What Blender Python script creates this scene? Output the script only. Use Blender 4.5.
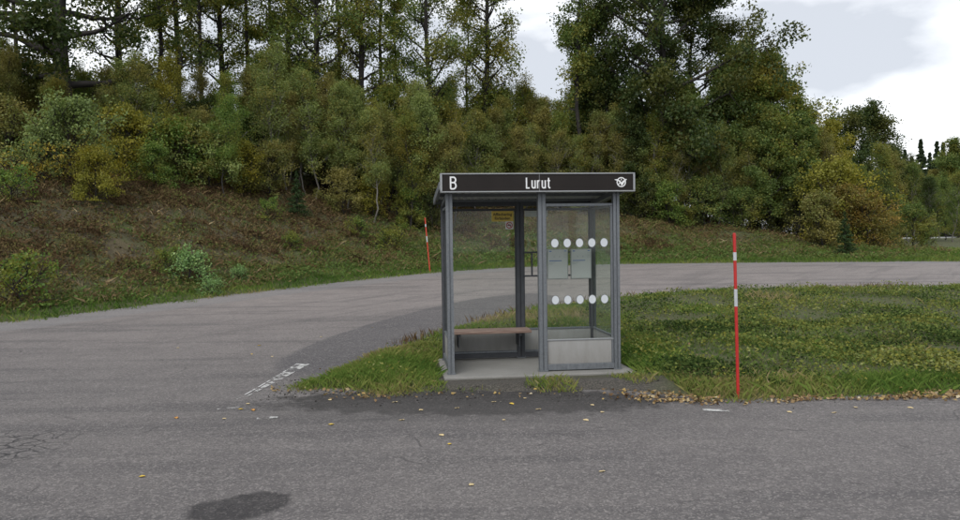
import bpy, bmesh, math
import numpy as np
from mathutils import Matrix, Vector

for o in list(bpy.data.objects): bpy.data.objects.remove(o)
S = bpy.context.scene
C = S.collection
R = math.radians

# ------------------------------------------------------------------ camera
CAM_H = 1.65
cd = bpy.data.cameras.new('camera'); cam = bpy.data.objects.new('camera', cd); C.objects.link(cam)
cd.sensor_width = 36.0; cd.lens = 740/960*36; cd.clip_start = 0.05; cd.clip_end = 3000
cam.matrix_world = Matrix.Translation((0, 0, CAM_H)) @ Matrix.Rotation(R(90-1.316), 4, 'X') @ Matrix.Rotation(R(-0.8), 4, 'Z')
S.camera = cam
S.cycles.max_bounces = 4; S.cycles.diffuse_bounces = 2; S.cycles.glossy_bounces = 2; S.cycles.transmission_bounces = 3; S.cycles.transparent_max_bounces = 16
S.render.resolution_x = 1024; S.render.resolution_y = 555

# ------------------------------------------------------------------ sky and sun (overcast)
SUN_EL, SUN_AZ = R(46), R(205)         # azimuth measured from +Y towards +X
W = bpy.data.worlds.new('World'); S.world = W; W.use_nodes = True
wt = W.node_tree; wt.nodes.clear()
def wn(t, **k):
    n = wt.nodes.new(t)
    for a, b in k.items(): setattr(n, a, b)
    return n
out = wn('ShaderNodeOutputWorld'); bg = wn('ShaderNodeBackground'); bg.inputs[1].default_value = 0.1
sky = wn('ShaderNodeTexSky', sky_type='NISHITA', sun_disc=False, sun_elevation=SUN_EL, sun_rotation=SUN_AZ)
tc = wn('ShaderNodeTexCoord'); mp = wn('ShaderNodeMapping')
mp.inputs['Scale'].default_value = (1.0, 1.0, 2.3); mp.inputs['Location'].default_value = (0.52, 0.2, 0.47)
nz = wn('ShaderNodeTexNoise'); nz.inputs['Scale'].default_value = 3.1; nz.inputs['Detail'].default_value = 7; nz.inputs['Roughness'].default_value = 0.5
cr = wn('ShaderNodeValToRGB')
cr.color_ramp.elements[0].position = 0.41; cr.color_ramp.elements[0].color = (4.9, 5.15, 5.6, 1)
cr.color_ramp.elements[1].position = 0.63; cr.color_ramp.elements[1].color = (10.8, 10.9, 11.0, 1)
mx = wn('ShaderNodeMixRGB'); mx.inputs[0].default_value = 0.93
L = wt.links.new
L(tc.outputs['Generated'], mp.inputs[0]); L(mp.outputs[0], nz.inputs['Vector']); L(nz.outputs['Fac'], cr.inputs[0])
L(sky.outputs[0], mx.inputs[1]); L(cr.outputs[0], mx.inputs[2]); L(mx.outputs[0], bg.inputs[0]); L(bg.outputs[0], out.inputs[0])
sl = bpy.data.lights.new('sun', 'SUN'); sl.energy = 1.5; sl.angle = R(40); sl.color = (1, 0.97, 0.92)
sun = bpy.data.objects.new('sun', sl); C.objects.link(sun)
sdir = Vector((math.sin(SUN_AZ)*math.cos(SUN_EL), math.cos(SUN_AZ)*math.cos(SUN_EL), math.sin(SUN_EL)))
sun.rotation_euler = (-sdir).to_track_quat('-Z', 'Y').to_euler(); sun.location = (0, 0, 40)
S.view_settings.view_transform = 'Standard'; S.view_settings.look = 'None'
S.view_settings.exposure = 0.6; S.view_settings.gamma = 1.0

# ------------------------------------------------------------------ helpers
def np_mesh(name, V, F, attrs=None, smooth=False):
    V = np.asarray(V, np.float32); F = np.asarray(F, np.int32); k = F.shape[1]
    me = bpy.data.meshes.new(name)
    me.vertices.add(len(V)); me.vertices.foreach_set('co', V.ravel())
    me.loops.add(F.size); me.loops.foreach_set('vertex_index', F.ravel())
    me.polygons.add(len(F)); me.polygons.foreach_set('loop_start', np.arange(len(F), dtype=np.int32)*k)
    if smooth: me.polygons.foreach_set('use_smooth', np.ones(len(F), bool))
    me.update(calc_edges=True)
    for a, v in (attrs or {}).items():
        at = me.attributes.new(a, 'FLOAT', 'POINT'); at.data.foreach_set('value', np.asarray(v, np.float32))
    return me
def link(name, me, mat=None, parent=None):
    o = bpy.data.objects.new(name, me); C.objects.link(o)
    if mat is not None and not me.materials: me.materials.append(mat)
    if parent is not None: o.parent = parent
    return o
def empty(name, loc=(0, 0, 0), rz=0.0):
    o = bpy.data.objects.new(name, None); C.objects.link(o); o.empty_display_size = 0.2
    o.location = loc; o.rotation_euler = (0, 0, rz); return o
def tag(o, label=None, cat=None, group=None, kind=None):
    if label: o['label'] = label
    if cat: o['category'] = cat
    if group: o['group'] = group
    if kind: o['kind'] = kind
    return o
class MB:
    """collects shapes; build() links them as one mesh"""
    def __init__(s): s.bm = bmesh.new()
    def box(s, x0, x1, y0, y1, z0, z1, bev=0.0, fn=None):
        vs = [s.bm.verts.new((x, y, z)) for x in (x0, x1) for y in (y0, y1) for z in (z0, z1)]
        fs = [s.bm.faces.new([vs[i] for i in q]) for q in ((0,1,3,2),(4,6,7,5),(0,4,5,1),(2,3,7,6),(0,2,6,4),(1,5,7,3))]
        if fn:
            for v in vs: v.co = fn(v.co)
        if bev > 0:
            es = list({e for f in fs for e in f.edges})
            bmesh.ops.bevel(s.bm, geom=es, offset=bev, segments=1, affect='EDGES')
        return s
    def prism(s, prof, z0, z1):
        a = [s.bm.verts.new((x, y, z0)) for x, y in prof]; b = [s.bm.verts.new((x, y, z1)) for x, y in prof]
        n = len(prof)
        for i in range(n): s.bm.faces.new((a[i], a[(i+1) % n], b[(i+1) % n], b[i]))
        s.bm.faces.new(a[::-1]); s.bm.faces.new(b); return s
    def prism_xz(s, prof, y0, y1):
        a = [s.bm.verts.new((x, y0, z)) for x, z in prof]; b = [s.bm.verts.new((x, y1, z)) for x, z in prof]
        n = len(prof)
        for i in range(n): s.bm.faces.new((a[i], b[i], b[(i+1) % n], a[(i+1) % n]))
        s.bm.faces.new(a); s.bm.faces.new(b[::-1]); return s
    def tube(s, pts, rad, n=10, caps=True):
        rings = []
        pts = [Vector(p) for p in pts]
        if not hasattr(rad, '__len__'): rad = [rad]*len(pts)
        for i, p in enumerate(pts):
            d = (pts[min(i+1, len(pts)-1)]-pts[max(i-1, 0)]).normalized()
            a = d.orthogonal().normalized(); b = d.cross(a)
            rings.append([s.bm.verts.new(p+a*rad[i]*math.cos(t)+b*rad[i]*math.sin(t)) for t in [2*math.pi*k/n for k in range(n)]])
        for i in range(len(rings)-1):
            for k in range(n): s.bm.faces.new((rings[i][k], rings[i][(k+1) % n], rings[i+1][(k+1) % n], rings[i+1][k]))
        if caps: s.bm.faces.new(rings[0][::-1]); s.bm.faces.new(rings[-1])
        return s
    def ribbon(s, pts, w, y0, y1, closed=False):
        """flat stroke in the xz plane, y0 front, y1 back"""
        P = [Vector((p[0], p[1])) for p in pts]; n = len(P); Lf = []; Rt = []
        for i in range(n):
            if closed: a, b = P[i]-P[i-1], P[(i+1) % n]-P[i]
            else: a = P[i]-P[i-1] if i > 0 else P[1]-P[0]; b = P[i+1]-P[i] if i < n-1 else P[-1]-P[-2]
            a.normalize(); b.normalize(); t = (a+b)
            if t.length < 1e-6: t = a
            t.normalize(); nn = Vector((-t.y, t.x)); m = min(1.6, 1/max(0.3, nn.dot(Vector((-a.y, a.x)))))
            Lf.append(P[i]+nn*w/2*m); Rt.append(P[i]-nn*w/2*m)
        mk = lambda q, y: s.bm.verts.new((q.x, y, q.y))
        A = [mk(q, y0) for q in Lf]; B = [mk(q, y0) for q in Rt]; A2 = [mk(q, y1) for q in Lf]; B2 = [mk(q, y1) for q in Rt]
        for i in range(n if closed else n-1):
            j = (i+1) % n
            for q in ((A[i], B[i], B[j], A[j]), (A2[i], A2[j], B2[j], B2[i]), (A[i], A[j], A2[j], A2[i]), (B[i], B2[i], B2[j], B[j])):
                s.bm.faces.new(q)
        return s
    def build(s, name, mat=None, parent=None, smooth=False):
        bmesh.ops.recalc_face_normals(s.bm, faces=s.bm.faces)
        me = bpy.data.meshes.new(name); s.bm.to_mesh(me); s.bm.free()
        if smooth:
            for p in me.polygons: p.use_smooth = True
        return link(name, me, mat, parent)

# ------------------------------------------------------------------ materials
def mat(name):
    m = bpy.data.materials.new(name); m.use_nodes = True; t = m.node_tree; t.nodes.clear()
    o = t.nodes.new('ShaderNodeOutputMaterial'); return m, t, o
class NT:
    def __init__(s, t): s.t = t
    def n(s, typ, ins=None, **k):
        nd = s.t.nodes.new(typ)
        for a, b in k.items(): setattr(nd, a, b)
        for a, b in (ins or {}).items():
            if hasattr(b, 'is_linked') or isinstance(b, bpy.types.NodeSocket): s.t.links.new(b, nd.inputs[a])
            else: nd.inputs[a].default_value = b
        return nd
    def noise(s, vec, scale, detail=4, rough=0.55): return s.n('ShaderNodeTexNoise', {'Vector': vec, 'Scale': scale, 'Detail': detail, 'Roughness': rough}).outputs['Fac']
    def ramp(s, fac, stops):
        r = s.n('ShaderNodeValToRGB', {0: fac}); e = r.color_ramp.elements
        while len(e) < len(stops): e.new(0.5)
        for i, (p, c) in enumerate(stops):
            e[i].position = p; e[i].color = (c, c, c, 1) if not hasattr(c, '__len__') else (*c, 1)
        return r.outputs[0]
    def mix(s, f, a, b, mode='MIX'):
        m = s.n('ShaderNodeMixRGB', blend_type=mode)
        for i, v in ((0, f), (1, a), (2, b)):
            if isinstance(v, bpy.types.NodeSocket): s.t.links.new(v, m.inputs[i])
            else: m.inputs[i].default_value = v if i == 0 else (*v, 1)
        return m.outputs[0]
    def math(s, op, a, b=0.0, clamp=False):
        m = s.n('ShaderNodeMath', operation=op, use_clamp=clamp)
        for i, v in ((0, a), (1, b)):
            if isinstance(v, bpy.types.NodeSocket): s.t.links.new(v, m.inputs[i])
            else: m.inputs[i].default_value = v
        return m.outputs[0]
    def obj(s): return s.n('ShaderNodeTexCoord').outputs['Object']
    def attr(s, a): return s.n('ShaderNodeAttribute', attribute_name=a).outputs['Fac']
    def bump(s, h, strength, dist): return s.n('ShaderNodeBump', {'Height': h, 'Strength': strength, 'Distance': dist}).outputs[0]
    def bsdf(s, color, rough=0.8, metal=0.0, normal=None, spec=None):
        b = s.n('ShaderNodeBsdfPrincipled')
        for k, v in (('Base Color', color), ('Roughness', rough), ('Metallic', metal), ('Normal', normal), ('Specular IOR Level', spec)):
            if v is None: continue
            if isinstance(v, bpy.types.NodeSocket): s.t.links.new(v, b.inputs[k])
            else: b.inputs[k].default_value = (*v, 1) if k == 'Base Color' else v
        return b.outputs[0]
def simple(name, col, rough=0.7, metal=0.0, var=0.15, scale=8.0, bump=0.0, spec=None):
    m, t, o = mat(name); N = NT(t); v = N.obj()
    f = N.noise(v, scale, 5, 0.6)
    c = N.mix(f, tuple(x*(1-var) for x in col), tuple(min(1, x*(1+var)) for x in col))
    nrm = N.bump(N.noise(v, scale*6, 3), bump, 0.01) if bump else None
    t.links.new(N.bsdf(c, rough, metal, nrm, spec), o.inputs[0]); return m
M = {}
# galvanised steel: spangle mottling, streaks
m, t, o = mat('galvanised_steel'); N = NT(t); v = N.obj()
st = N.n('ShaderNodeMapping', {'Vector': v, 'Scale': (30, 30, 2.0)}).outputs[0]
f1 = N.noise(v, 45, 3, .6); f2 = N.noise(st, 1.0, 4, .6)
c = N.mix(f2, (.070, .078, .088), (.18, .195, .212)); c = N.mix(N.ramp(f1, [(.3, 0), (.7, .45)]), c, (.25, .265, .28))
t.links.new(N.bsdf(c, N.ramp(f1, [(.2, .42), (.8, .62)]), 0.55), o.inputs[0]); M['galv'] = m
M['galv_dark'] = simple('shade_toned_dark_steel', (.055, .058, .066), .6, .35, .35, 14)  # shade of the rear frame put into the colour; also the black board rails
M['alu'] = simple('anodised_aluminium', (.29, .30, .31), .45, .5, .12, 14)
M['black'] = simple('black_sign_face', (.014, .0112, .0102), .5, 0, .3, 3, spec=.2)
M['white'] = simple('white_vinyl', (.66, .67, .68), .5, 0, .04, 20)
M['dotwhite'] = simple('frosted_white_vinyl', (.50, .53, .56), .6, 0, .06, 20)
M['dotrim'] = simple('dot_edge_grime', (.10, .11, .11), .7, 0, .2, 20)
M['roof'] = simple('corrugated_roof_sheet', (.58, .60, .62), .5, .0, .2, 6)
M['wood'] = None
m, t, o = mat('weathered_bench_wood'); N = NT(t); v = N.obj()
gr = N.noise(N.n('ShaderNodeMapping', {'Vector': v, 'Scale': (2.5, 40, 40)}).outputs[0], 1.6, 5, .65)
c = N.ramp(gr, [(.3, (.10, .065, .05)), (.5, (.19, .125, .10)), (.7, (.30, .22, .18))])
t.links.new(N.bsdf(c, .75, 0, N.bump(gr, .4, .004)), o.inputs[0]); M['wood'] = m
# fibre cement kick panel: pale with dirt rising from below (splash dirt) and streaks
m, t, o = mat('pale_kick_panel'); N = NT(t); v = N.obj()
z = N.n('ShaderNodeSeparateXYZ', {0: v}).outputs['Z']
d1 = N.noise(N.n('ShaderNodeMapping', {'Vector': v, 'Scale': (5, 5, 1.2)}).outputs[0], 2.2, 6, .65)
splash = N.math('SUBTRACT', N.math('MULTIPLY', d1, .5), N.math('SUBTRACT', z, .17), True)
c = N.mix(N.math('MULTIPLY', splash, 2.2, True), (.27, .27, .265), (.165, .157, .145)); c = N.mix(N.ramp(N.noise(v, 40, 3), [(.5, 0), (.75, .25)]), c, (.24, .24, .23))
t.links.new(N.bsdf(c, .65), o.inputs[0]); M['panel'] = m
# glass
def glass(name, tint, haze):
    m, t, o = mat(name); N = NT(t); v = N.obj()
    tr = N.n('ShaderNodeBsdfTransparent', {0: (*tint, 1)}).outputs[0]
    gl = N.n('ShaderNodeBsdfGlossy', {'Color': (1, 1, 1, 1), 'Roughness': .03}).outputs[0]
    df = N.n('ShaderNodeBsdfDiffuse', {'Color': (.62, .66, .62, 1)}).outputs[0]
    fr = N.n('ShaderNodeFresnel', {'IOR': 1.45}).outputs[0]
    s1 = N.n('ShaderNodeMixShader', {0: N.math('MULTIPLY', N.math('MINIMUM', fr, .3), .4), 1: tr, 2: gl}).outputs[0]
    dirt = N.ramp(N.noise(N.n('ShaderNodeMapping', {'Vector': v, 'Scale': (3, 3, 1)}).outputs[0], 2.5, 6, .65), [(.3, haze*.5), (.75, haze*1.5)])
    t.links.new(N.n('ShaderNodeMixShader', {0: dirt, 1: s1, 2: df}).outputs[0], o.inputs[0]); return m
M['glass'] = glass('shelter_glass', (.97, .985, .975), .004)
M['glass_green'] = glass('dusty_green_glass', (.91, .95, .92), .012)
M['yellow'] = simple('yellow_notice', (.55, .39, .05), .5, 0, .08, 10)
M['ink'] = simple('black_ink', (.012, .012, .012), .6)
M['red'] = simple('red_paint', (.38, .014, .012), .5, 0, .3, 22)
M['red_old'] = simple('faded_red_paint', (.42, .04, .02), .5, 0, .15, 10)
M['reflect'] = simple('grey_white_reflective_tape', (.42, .44, .46), .4, .1, .15, 30)
M['blue'] = simple('blue_ink', (.05, .12, .35), .6)
M['greyink'] = simple('grey_ink', (.30, .33, .33), .6)
M['board'] = simple('timetable_paper', (.46, .47, .465), .55, 0, .06, 6)
M['boardframe'] = simple('timetable_case_edge', (.30, .31, .31), .5, .3)
# concrete
m, t, o = mat('concrete'); N = NT(t); v = N.obj()
f = N.noise(v, 2.5, 8, .65); g = N.noise(v, 60, 3, .6)
c = N.mix(f, (.125, .121, .112), (.235, .23, .217)); c = N.mix(N.ramp(g, [(.45, 0), (.7, .5)]), c, (.13, .127, .12))
t.links.new(N.bsdf(c, .85, 0, N.bump(g, .5, .006)), o.inputs[0]); M['concrete'] = m

# ------------------------------------------------------------------ ground shape
def sp(t, k=1.2): return k*np.log1p(np.exp(np.clip(t/k, -40, 40)))
def base(y): return 0.05*(sp(y-9.)-sp(y-25.))+0.017*(sp(y-27.)-sp(y-65.))
FAR = np.array([(-300,4.5),(-60,4.2),(-30,4.6),(-20,6.2),(-14,9.2),(-11.2,11.6),(-9.0,13.82),(-8.34,14.63),(-7.66,15.69),(-6.81,16.74),(-5.9,18.14),(-4.77,19.55),(-3.45,21.21),(-1.58,23.3),(0.69,25.2),(2.84,26.4),(5.14,27.0),(10.02,26.6),(16.43,25.5),(24,24.6),(40,24.4),(300,28)])
ISL = np.array([(-2.36,8.16),(-2.15,8.84),(-1.9,9.89),(-1.26,11.46),(-0.54,12.97),(-0.02,13.86),(0.79,14.85),(1.91,15.8),(3.15,16.71),(4.22,17.3),(5.24,17.6),(6.68,17.7),(8.81,17.65),(11.36,17.5),(16,17.2),(24,16.9),(40,16.8),(300,20),
    (300,4.2),(40,6.0),(24,6.9),(12,7.35),(7.0,7.5),(4.87,7.46),(3.67,7.38),(2.76,7.32),(2.16,7.34),(1.83,7.52),(1.5,7.72),(0.83,7.82),(-0.34,7.9),(-1.09,7.9),(-1.75,8.02)])
def seg_dist(P, poly, closed):
    d = np.full(len(P), 1e9); n = len(poly)
    for i in range(n if closed else n-1):
        a = poly[i]; b = poly[(i+1) % n]; ab = b-a
        tt = np.clip(((P-a)@ab)/(ab@ab), 0, 1); q = a+tt[:, None]*ab
        d = np.minimum(d, np.hypot(*(P-q).T))
    return d
def inside(P, poly):
    x, y = P.T; c = np.zeros(len(P), bool); n = len(poly)
    for i in range(n):
        x1, y1 = poly[i]; x2, y2 = poly[(i+1) % n]
        if y1 == y2: continue
        c ^= ((y1 > y) != (y2 > y)) & (x < (x2-x1)*(y-y1)/(y2-y1)+x1)
    return c
def out_far(P):
    d = seg_dist(P, FAR, False); ye = np.interp(P[:, 0], FAR[:, 0], FAR[:, 1]); return np.where(P[:, 1] > ye, d, -d)
def out_isl(P):
    d = seg_dist(P, ISL, True); return np.where(inside(P, ISL), d, -d)
rngN = np.random.default_rng(5)
NK = rngN.normal(size=(40, 2)); NK /= np.linalg.norm(NK, axis=1)[:, None]; NP = rngN.uniform(0, 6.28, 40)
def wob(P, f0, n0, n1):   # cheap smooth noise
    s = np.zeros(len(P))
    for i in range(n0, n1): s += np.sin((P@NK[i])*f0*(1+.13*(i-n0))+NP[i])
    return s/(n1-n0)**.5
def sstep(a, b, x): t = np.clip((x-a)/(b-a), 0, 1); return t*t*(3-2*t)
def bankH(x): return np.interp(x, [-60,-25,-9,-2,5,12.5,17,22,60], [2.6,3.0,2.9,2.15,1.95,1.05,.4,.12,.1])
def ground_z(P):
    P = np.atleast_2d(np.asarray(P, float)); b = base(P[:, 1])
    df = out_far(P); di = out_isl(P)
    ragged = .10*wob(P, 4.2, 0, 8)+.05*wob(P, 11., 8, 14)
    dd = np.maximum(df, di)+ragged*.55
    lip = -0.16+0.20*sstep(-.55, .65, dd)                      # crosses the asphalt level near dd=0
    z = b+lip
    wid = np.interp(P[:, 0], [-12, 0, 12], [8.0, 9.0, 8.0])
    up = np.clip((df-.5)/wid, 0, None)
    prof = np.where(up < 1, .25*up+.75*sstep(0, 1, up), 1+.28*(up-1))
    prof = np.minimum(prof, 2.2)
    bank = np.where(df > .5, bankH(P[:, 0])*prof, 0)
    bank = bank+np.clip(.13*(df-9), 0, 4)*sstep(18, 10, P[:, 0])
    z = z+bank+np.where(df > .6, (np.clip(df-.6, 0, 2)/2)*np.clip(bankH(P[:, 0])/1.5, 0.1, 1)*(.10*wob(P, 1.4, 14, 22)+.05*wob(P, 3.6, 22, 30)+.035*wob(P, 8.5, 0, 12)), 0)
    z = z+np.where(di > 0, np.clip(di, 0, 1.5)/1.5*(.05+.035*wob(P, 1.9, 30, 38)), 0)
    # keep clear of the shelter's slab
    dx = np.abs((P[:, 0]-.62)*math.cos(.108)+(P[:, 1]-9.5)*math.sin(.108)); dy = np.abs(-(P[:, 0]-.62)*math.sin(.108)+(P[:, 1]-9.5)*math.cos(.108))
    pad = np.maximum(dx-1.25, dy-.85)
    z = np.where(pad < .5, np.minimum(z, .02+.22*np.clip(pad, 0, 1)), z)
    return z
def gz(x, y): return float(ground_z([(x, y)])[0])
def stretch(a, b, step, ends, n):
    core = np.arange(a, b+1e-6, step); g = np.geomspace(1, 1+ends, n)-1
    return np.concatenate([(a-g[1:])[::-1], core, b+g[1:]])
xs = stretch(-22, 24, .22, 500, 26); ys = stretch(3, 42, .22, 600, 26)
ys = np.concatenate([[y for y in ys if y > -150]])
X, Y = np.meshgrid(xs, ys); P = np.stack([X.ravel(), Y.ravel()], 1)
Z = ground_z(P); ny, nx = X.shape
i = np.arange(ny*nx).reshape(ny, nx); F = np.stack([i[:-1, :-1], i[:-1, 1:], i[1:, 1:], i[1:, :-1]], -1).reshape(-1, 4)
df = out_far(P); di = out_isl(P)
heath = np.clip(sstep(1.2, 3.4, (df+.7*wob(P, .9, 0, 8))*np.interp(P[:, 0], [-9, -3, 6], [1, .6, .7]))*np.interp(P[:, 0], [-8, -3, 4, 12, 18], [1, .75, .55, .45, .1])+.18*wob(P, 1.7, 8, 16), 0, 1)
dirt = sstep(.35, -.1, np.maximum(np.abs(P[:, 0]-.75)-1.25, np.abs(P[:, 1]-8.35)-.5)+.12*wob(P, 5, 0, 8))
dirt = np.maximum(dirt, np.where(di > -1, sstep(.22, .02, di+.06*wob(P, 6, 8, 16)), 0)*.8)
m, t, o = mat('ground_cover'); N = NT(t); v = N.obj()
n1 = N.noise(v, 1.1, 6, .6); n2 = N.noise(v, 9, 6, .65); n3 = N.noise(v, 45, 4, .6)
gcol = N.mix(n1, (.035, .055, .014), (.075, .085, .022)); gcol = N.mix(N.ramp(n2, [(.42, 0), (.66, .7)]), gcol, (.10, .085, .035))
n4 = N.noise(v, 3.2, 6, .65); hcol = N.mix(N.ramp(n4, [(.36, 0), (.62, 1)]), (.034, .026, .014), (.098, .078, .038)); hcol = N.mix(N.ramp(n2, [(.5, 0), (.7, .6)]), hcol, (.14, .112, .066)); hcol = N.mix(N.ramp(N.noise(v, 1.3, 6, .65), [(.46, 0), (.60, .8)]), hcol, (.070, .088, .022))
dcol = N.mix(N.ramp(n3, [(.3, 0), (.7, 1)]), (.022, .020, .017), (.105, .093, .078))
c = N.mix(N.attr('heath'), gcol, hcol); c = N.mix(N.attr('dirt'), c, dcol); c = N.mix(N.ramp(n3, [(.35, .45), (.6, 0)]), c, (.015, .015, .01))
hh = N.math('ADD', n2, N.math('MULTIPLY', n3, .5))
t.links.new(N.bsdf(c, .95, 0, N.bump(hh, .8, .06)), o.inputs[0]); M['ground'] = m
g = link('ground', np_mesh('ground', np.c_[P, Z], F, {'heath': heath, 'dirt': dirt}, True), M['ground']); tag(g, kind='structure')

# ------------------------------------------------------------------ road
xr = stretch(-14, 20, .3, 300, 14); yr = stretch(-6, 30, .3, 1, 2)
yr = np.arange(-7.5, 30.1, .3)
X, Y = np.meshgrid(xr, yr); P = np.stack([X.ravel(), Y.ravel()], 1)
i = np.arange(P.shape[0]).reshape(X.shape); F = np.stack([i[:-1, :-1], i[:-1, 1:], i[1:, 1:], i[1:, :-1]], -1).reshape(-1, 4)
df = out_far(P); di = out_isl(P)
ok = (df < .5) & (di < .35); F = F[ok[F].any(1)]
used = np.unique(F); re = np.full(len(P), -1); re[used] = np.arange(len(used)); F = re[F]; P = P[used]; df = df[used]; di = di[used]
m, t, o = mat('worn_asphalt'); N = NT(t); v = N.obj()
sx = N.n('ShaderNodeSeparateXYZ', {0: v}); vx, vy = sx.outputs[0], sx.outputs[1]
big = N.noise(v, .35, 5, .6); med = N.noise(v, 2.2, 6, .65); fin = N.noise(v, 30, 4, .7)
vor = N.n('ShaderNodeTexVoronoi', {'Vector': v, 'Scale': 90.0}); vcol = N.n('ShaderNodeSeparateColor', {0: vor.outputs['Color']}).outputs[0]
vor2 = N.n('ShaderNodeTexVoronoi', {'Vector': v, 'Scale': 34.0}); vcol2 = N.n('ShaderNodeSeparateColor', {0: vor2.outputs['Color']}).outputs[1]
c = N.mix(N.ramp(big, [(.35, 0), (.65, 1)]), (.118, .112, .114), (.150, .142, .141))
# paler, pinkish older surface on the loop behind
c = N.mix(N.math('MULTIPLY', N.ramp(N.math('DIVIDE', vy, 40.0), [(.22, 0), (.42, 1)]), .9), c, (.265, .240, .232))
c = N.mix(N.ramp(med, [(.3, .35), (.6, 0)]), c, (.085, .082, .084))
c = N.mix(N.ramp(med, [(.55, 0), (.8, .4)]), c, (.19, .18, .175))
stk2 = N.noise(N.n('ShaderNodeMapping', {'Vector': N.n('ShaderNodeMapping', {'Vector': v, 'Rotation': (0, 0, R(-52))}).outputs[0], 'Scale': (.20, 2.2, 1)}).outputs[0], 1.0, 6, .65)
c = N.mix(N.math('MULTIPLY', N.ramp(stk2, [(.36, .55), (.47, 0)]), N.ramp(N.math('DIVIDE', vy, 40.0), [(.20, 0), (.30, 1)])), c, (.12, .112, .112))
# wheel-worn streaks along the front road
stk = N.noise(N.n('ShaderNodeMapping', {'Vector': v, 'Scale': (.22, 2.6, 1)}).outputs[0], 1.0, 5, .6)
c = N.mix(N.ramp(stk, [(.36, .55), (.5, 0)]), c, (.07, .068, .072)); c = N.mix(N.ramp(stk, [(.56, 0), (.75, .35)]), c, (.20, .19, .185))
def blob(cx, cy, rx, ry, edge, ang=0., ns=1.2, namp=.5):
    q = N.n('ShaderNodeMapping', {'Vector': v, 'Location': (-cx, -cy, 0)}).outputs[0]
    q = N.n('ShaderNodeMapping', {'Vector': q, 'Rotation': (0, 0, -ang)}).outputs[0]
    q = N.n('ShaderNodeMapping', {'Vector': q, 'Scale': (1/rx, 1/ry, 0)}).outputs[0]
    ln = N.n('ShaderNodeVectorMath', {0: q}, operation='LENGTH').outputs['Value']
    ln = N.math('ADD', ln, N.math('MULTIPLY', N.math('SUBTRACT', N.noise(v, ns, 5, .6), .5), namp))
    return N.ramp(ln, [(max(0, 1-edge)*.5, 1), (min(1, (1+edge)*.5), 0)]) if False else N.math('MULTIPLY', N.math('SUBTRACT', 1.0, ln), 1/edge, True)
# darker new asphalt wedge beside the verge, the pull-in and the oil stain
c = N.mix(N.math('MULTIPLY', blob(-.55, 13.4, 1.35, 4.7, .06, R(-24), 1.5, .14), .72), c, (.062, .062, .070))
# rims
ed = N.attr('edge')
c = N.mix(N.math('MULTIPLY', N.ramp(N.math('ADD', ed, N.math('MULTIPLY', N.math('SUBTRACT', med, .5), .5)), [(.0, 1), (.75, 1), (.9, 0)]), .5), c, (.20, .205, .215))
# aggregate speckle
c = N.mix(N.ramp(vcol, [(.0, .55), (.32, 0)]), c, (.045, .044, .045)); c = N.mix(N.ramp(vcol, [(.74, 0), (1., .50)]), c, (.34, .325, .315))
c = N.mix(N.ramp(vcol2, [(.0, .22), (.22, 0)]), c, (.05, .048, .05)); c = N.mix(N.ramp(vcol2, [(.86, 0), (1., .3)]), c, (.29, .28, .275))
c = N.mix(N.math('MULTIPLY', blob(-.1, 7.62, 2.25, .66, .20, R(-3), 5., 1.0), N.ramp(N.noise(v, 7, 5, .7), [(.3, 1.0), (.75, .72)])), c, (.021, .0195, .019))
c = N.mix(N.math('MULTIPLY', blob(-.2, 7.15, 3.2, .75, .7, R(-3), 2., .8), .45), c, (.07, .068, .068))
c = N.mix(N.math('MULTIPLY', blob(-1.55, 4.64, .37, .25, .20, R(28), 5., .75), N.ramp(N.noise(v, 9, 5, .7), [(.3, .95), (.7, .65)])), c, (.022, .021, .023))
c = N.mix(N.ramp(vcol, [(.80, 0), (1., .30)]), c, (.20, .19, .185)); c = N.mix(1.0, c, (.83, .805, .795), 'MULTIPLY')
# cracking: alligator patch at the left, long joints
dv = N.n('ShaderNodeVectorMath', {0: v, 1: N.n('ShaderNodeVectorMath', {0: N.n('ShaderNodeTexNoise', {'Vector': v, 'Scale': 3.0, 'Detail': 3.0}).outputs['Color'], 1: (.35, .35, 0)}, operation='MULTIPLY').outputs[0]}, operation='ADD').outputs[0]
cv = N.n('ShaderNodeTexVoronoi', {'Vector': dv, 'Scale': 5.5}, feature='DISTANCE_TO_EDGE').outputs['Distance']
crk = N.math('MULTIPLY', N.ramp(cv, [(.02, 1), (.06, 0)]), blob(-4.2, 6.05, .95, .75, .5, R(20), 2., .8))
cv2 = N.n('ShaderNodeTexVoronoi', {'Vector': dv, 'Scale': .55}, feature='DISTANCE_TO_EDGE').outputs['Distance']
crk2 = N.math('MULTIPLY', N.ramp(cv2, [(.002, 1), (.006, 0)]), N.ramp(med, [(.50, 0), (.60, .6)]))
crk = N.math('MAXIMUM', crk, crk2)
c = N.mix(N.math('MULTIPLY', crk, .85), c, (.02, .02, .021))
hgt = N.math('SUBTRACT', N.math('ADD', N.math('MULTIPLY', vcol, .5), fin), N.math('MULTIPLY', crk, 2.0))
t.links.new(N.bsdf(c, .82, 0, N.bump(hgt, .55, .008), .35), o.inputs[0]); M['road'] = m
edge = np.clip(np.maximum(np.where(df < .5, 1+df*.9, 0), 0), 0, 1)*np.where(P[:, 1] > 9, 1, .3)
road = link('road', np_mesh('road', np.c_[P, base(P[:, 1])], F, {'edge': 1-edge}, True), M['road']); tag(road, kind='structure')
# far road seen beyond the field on the right
mb = MB(); mb.box(33, 120, 62.5, 67, 1.30, 1.62, 0)
fr = mb.build('far_road', simple('pale_far_asphalt', (.42, .43, .44), .6)); tag(fr, kind='structure')

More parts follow.
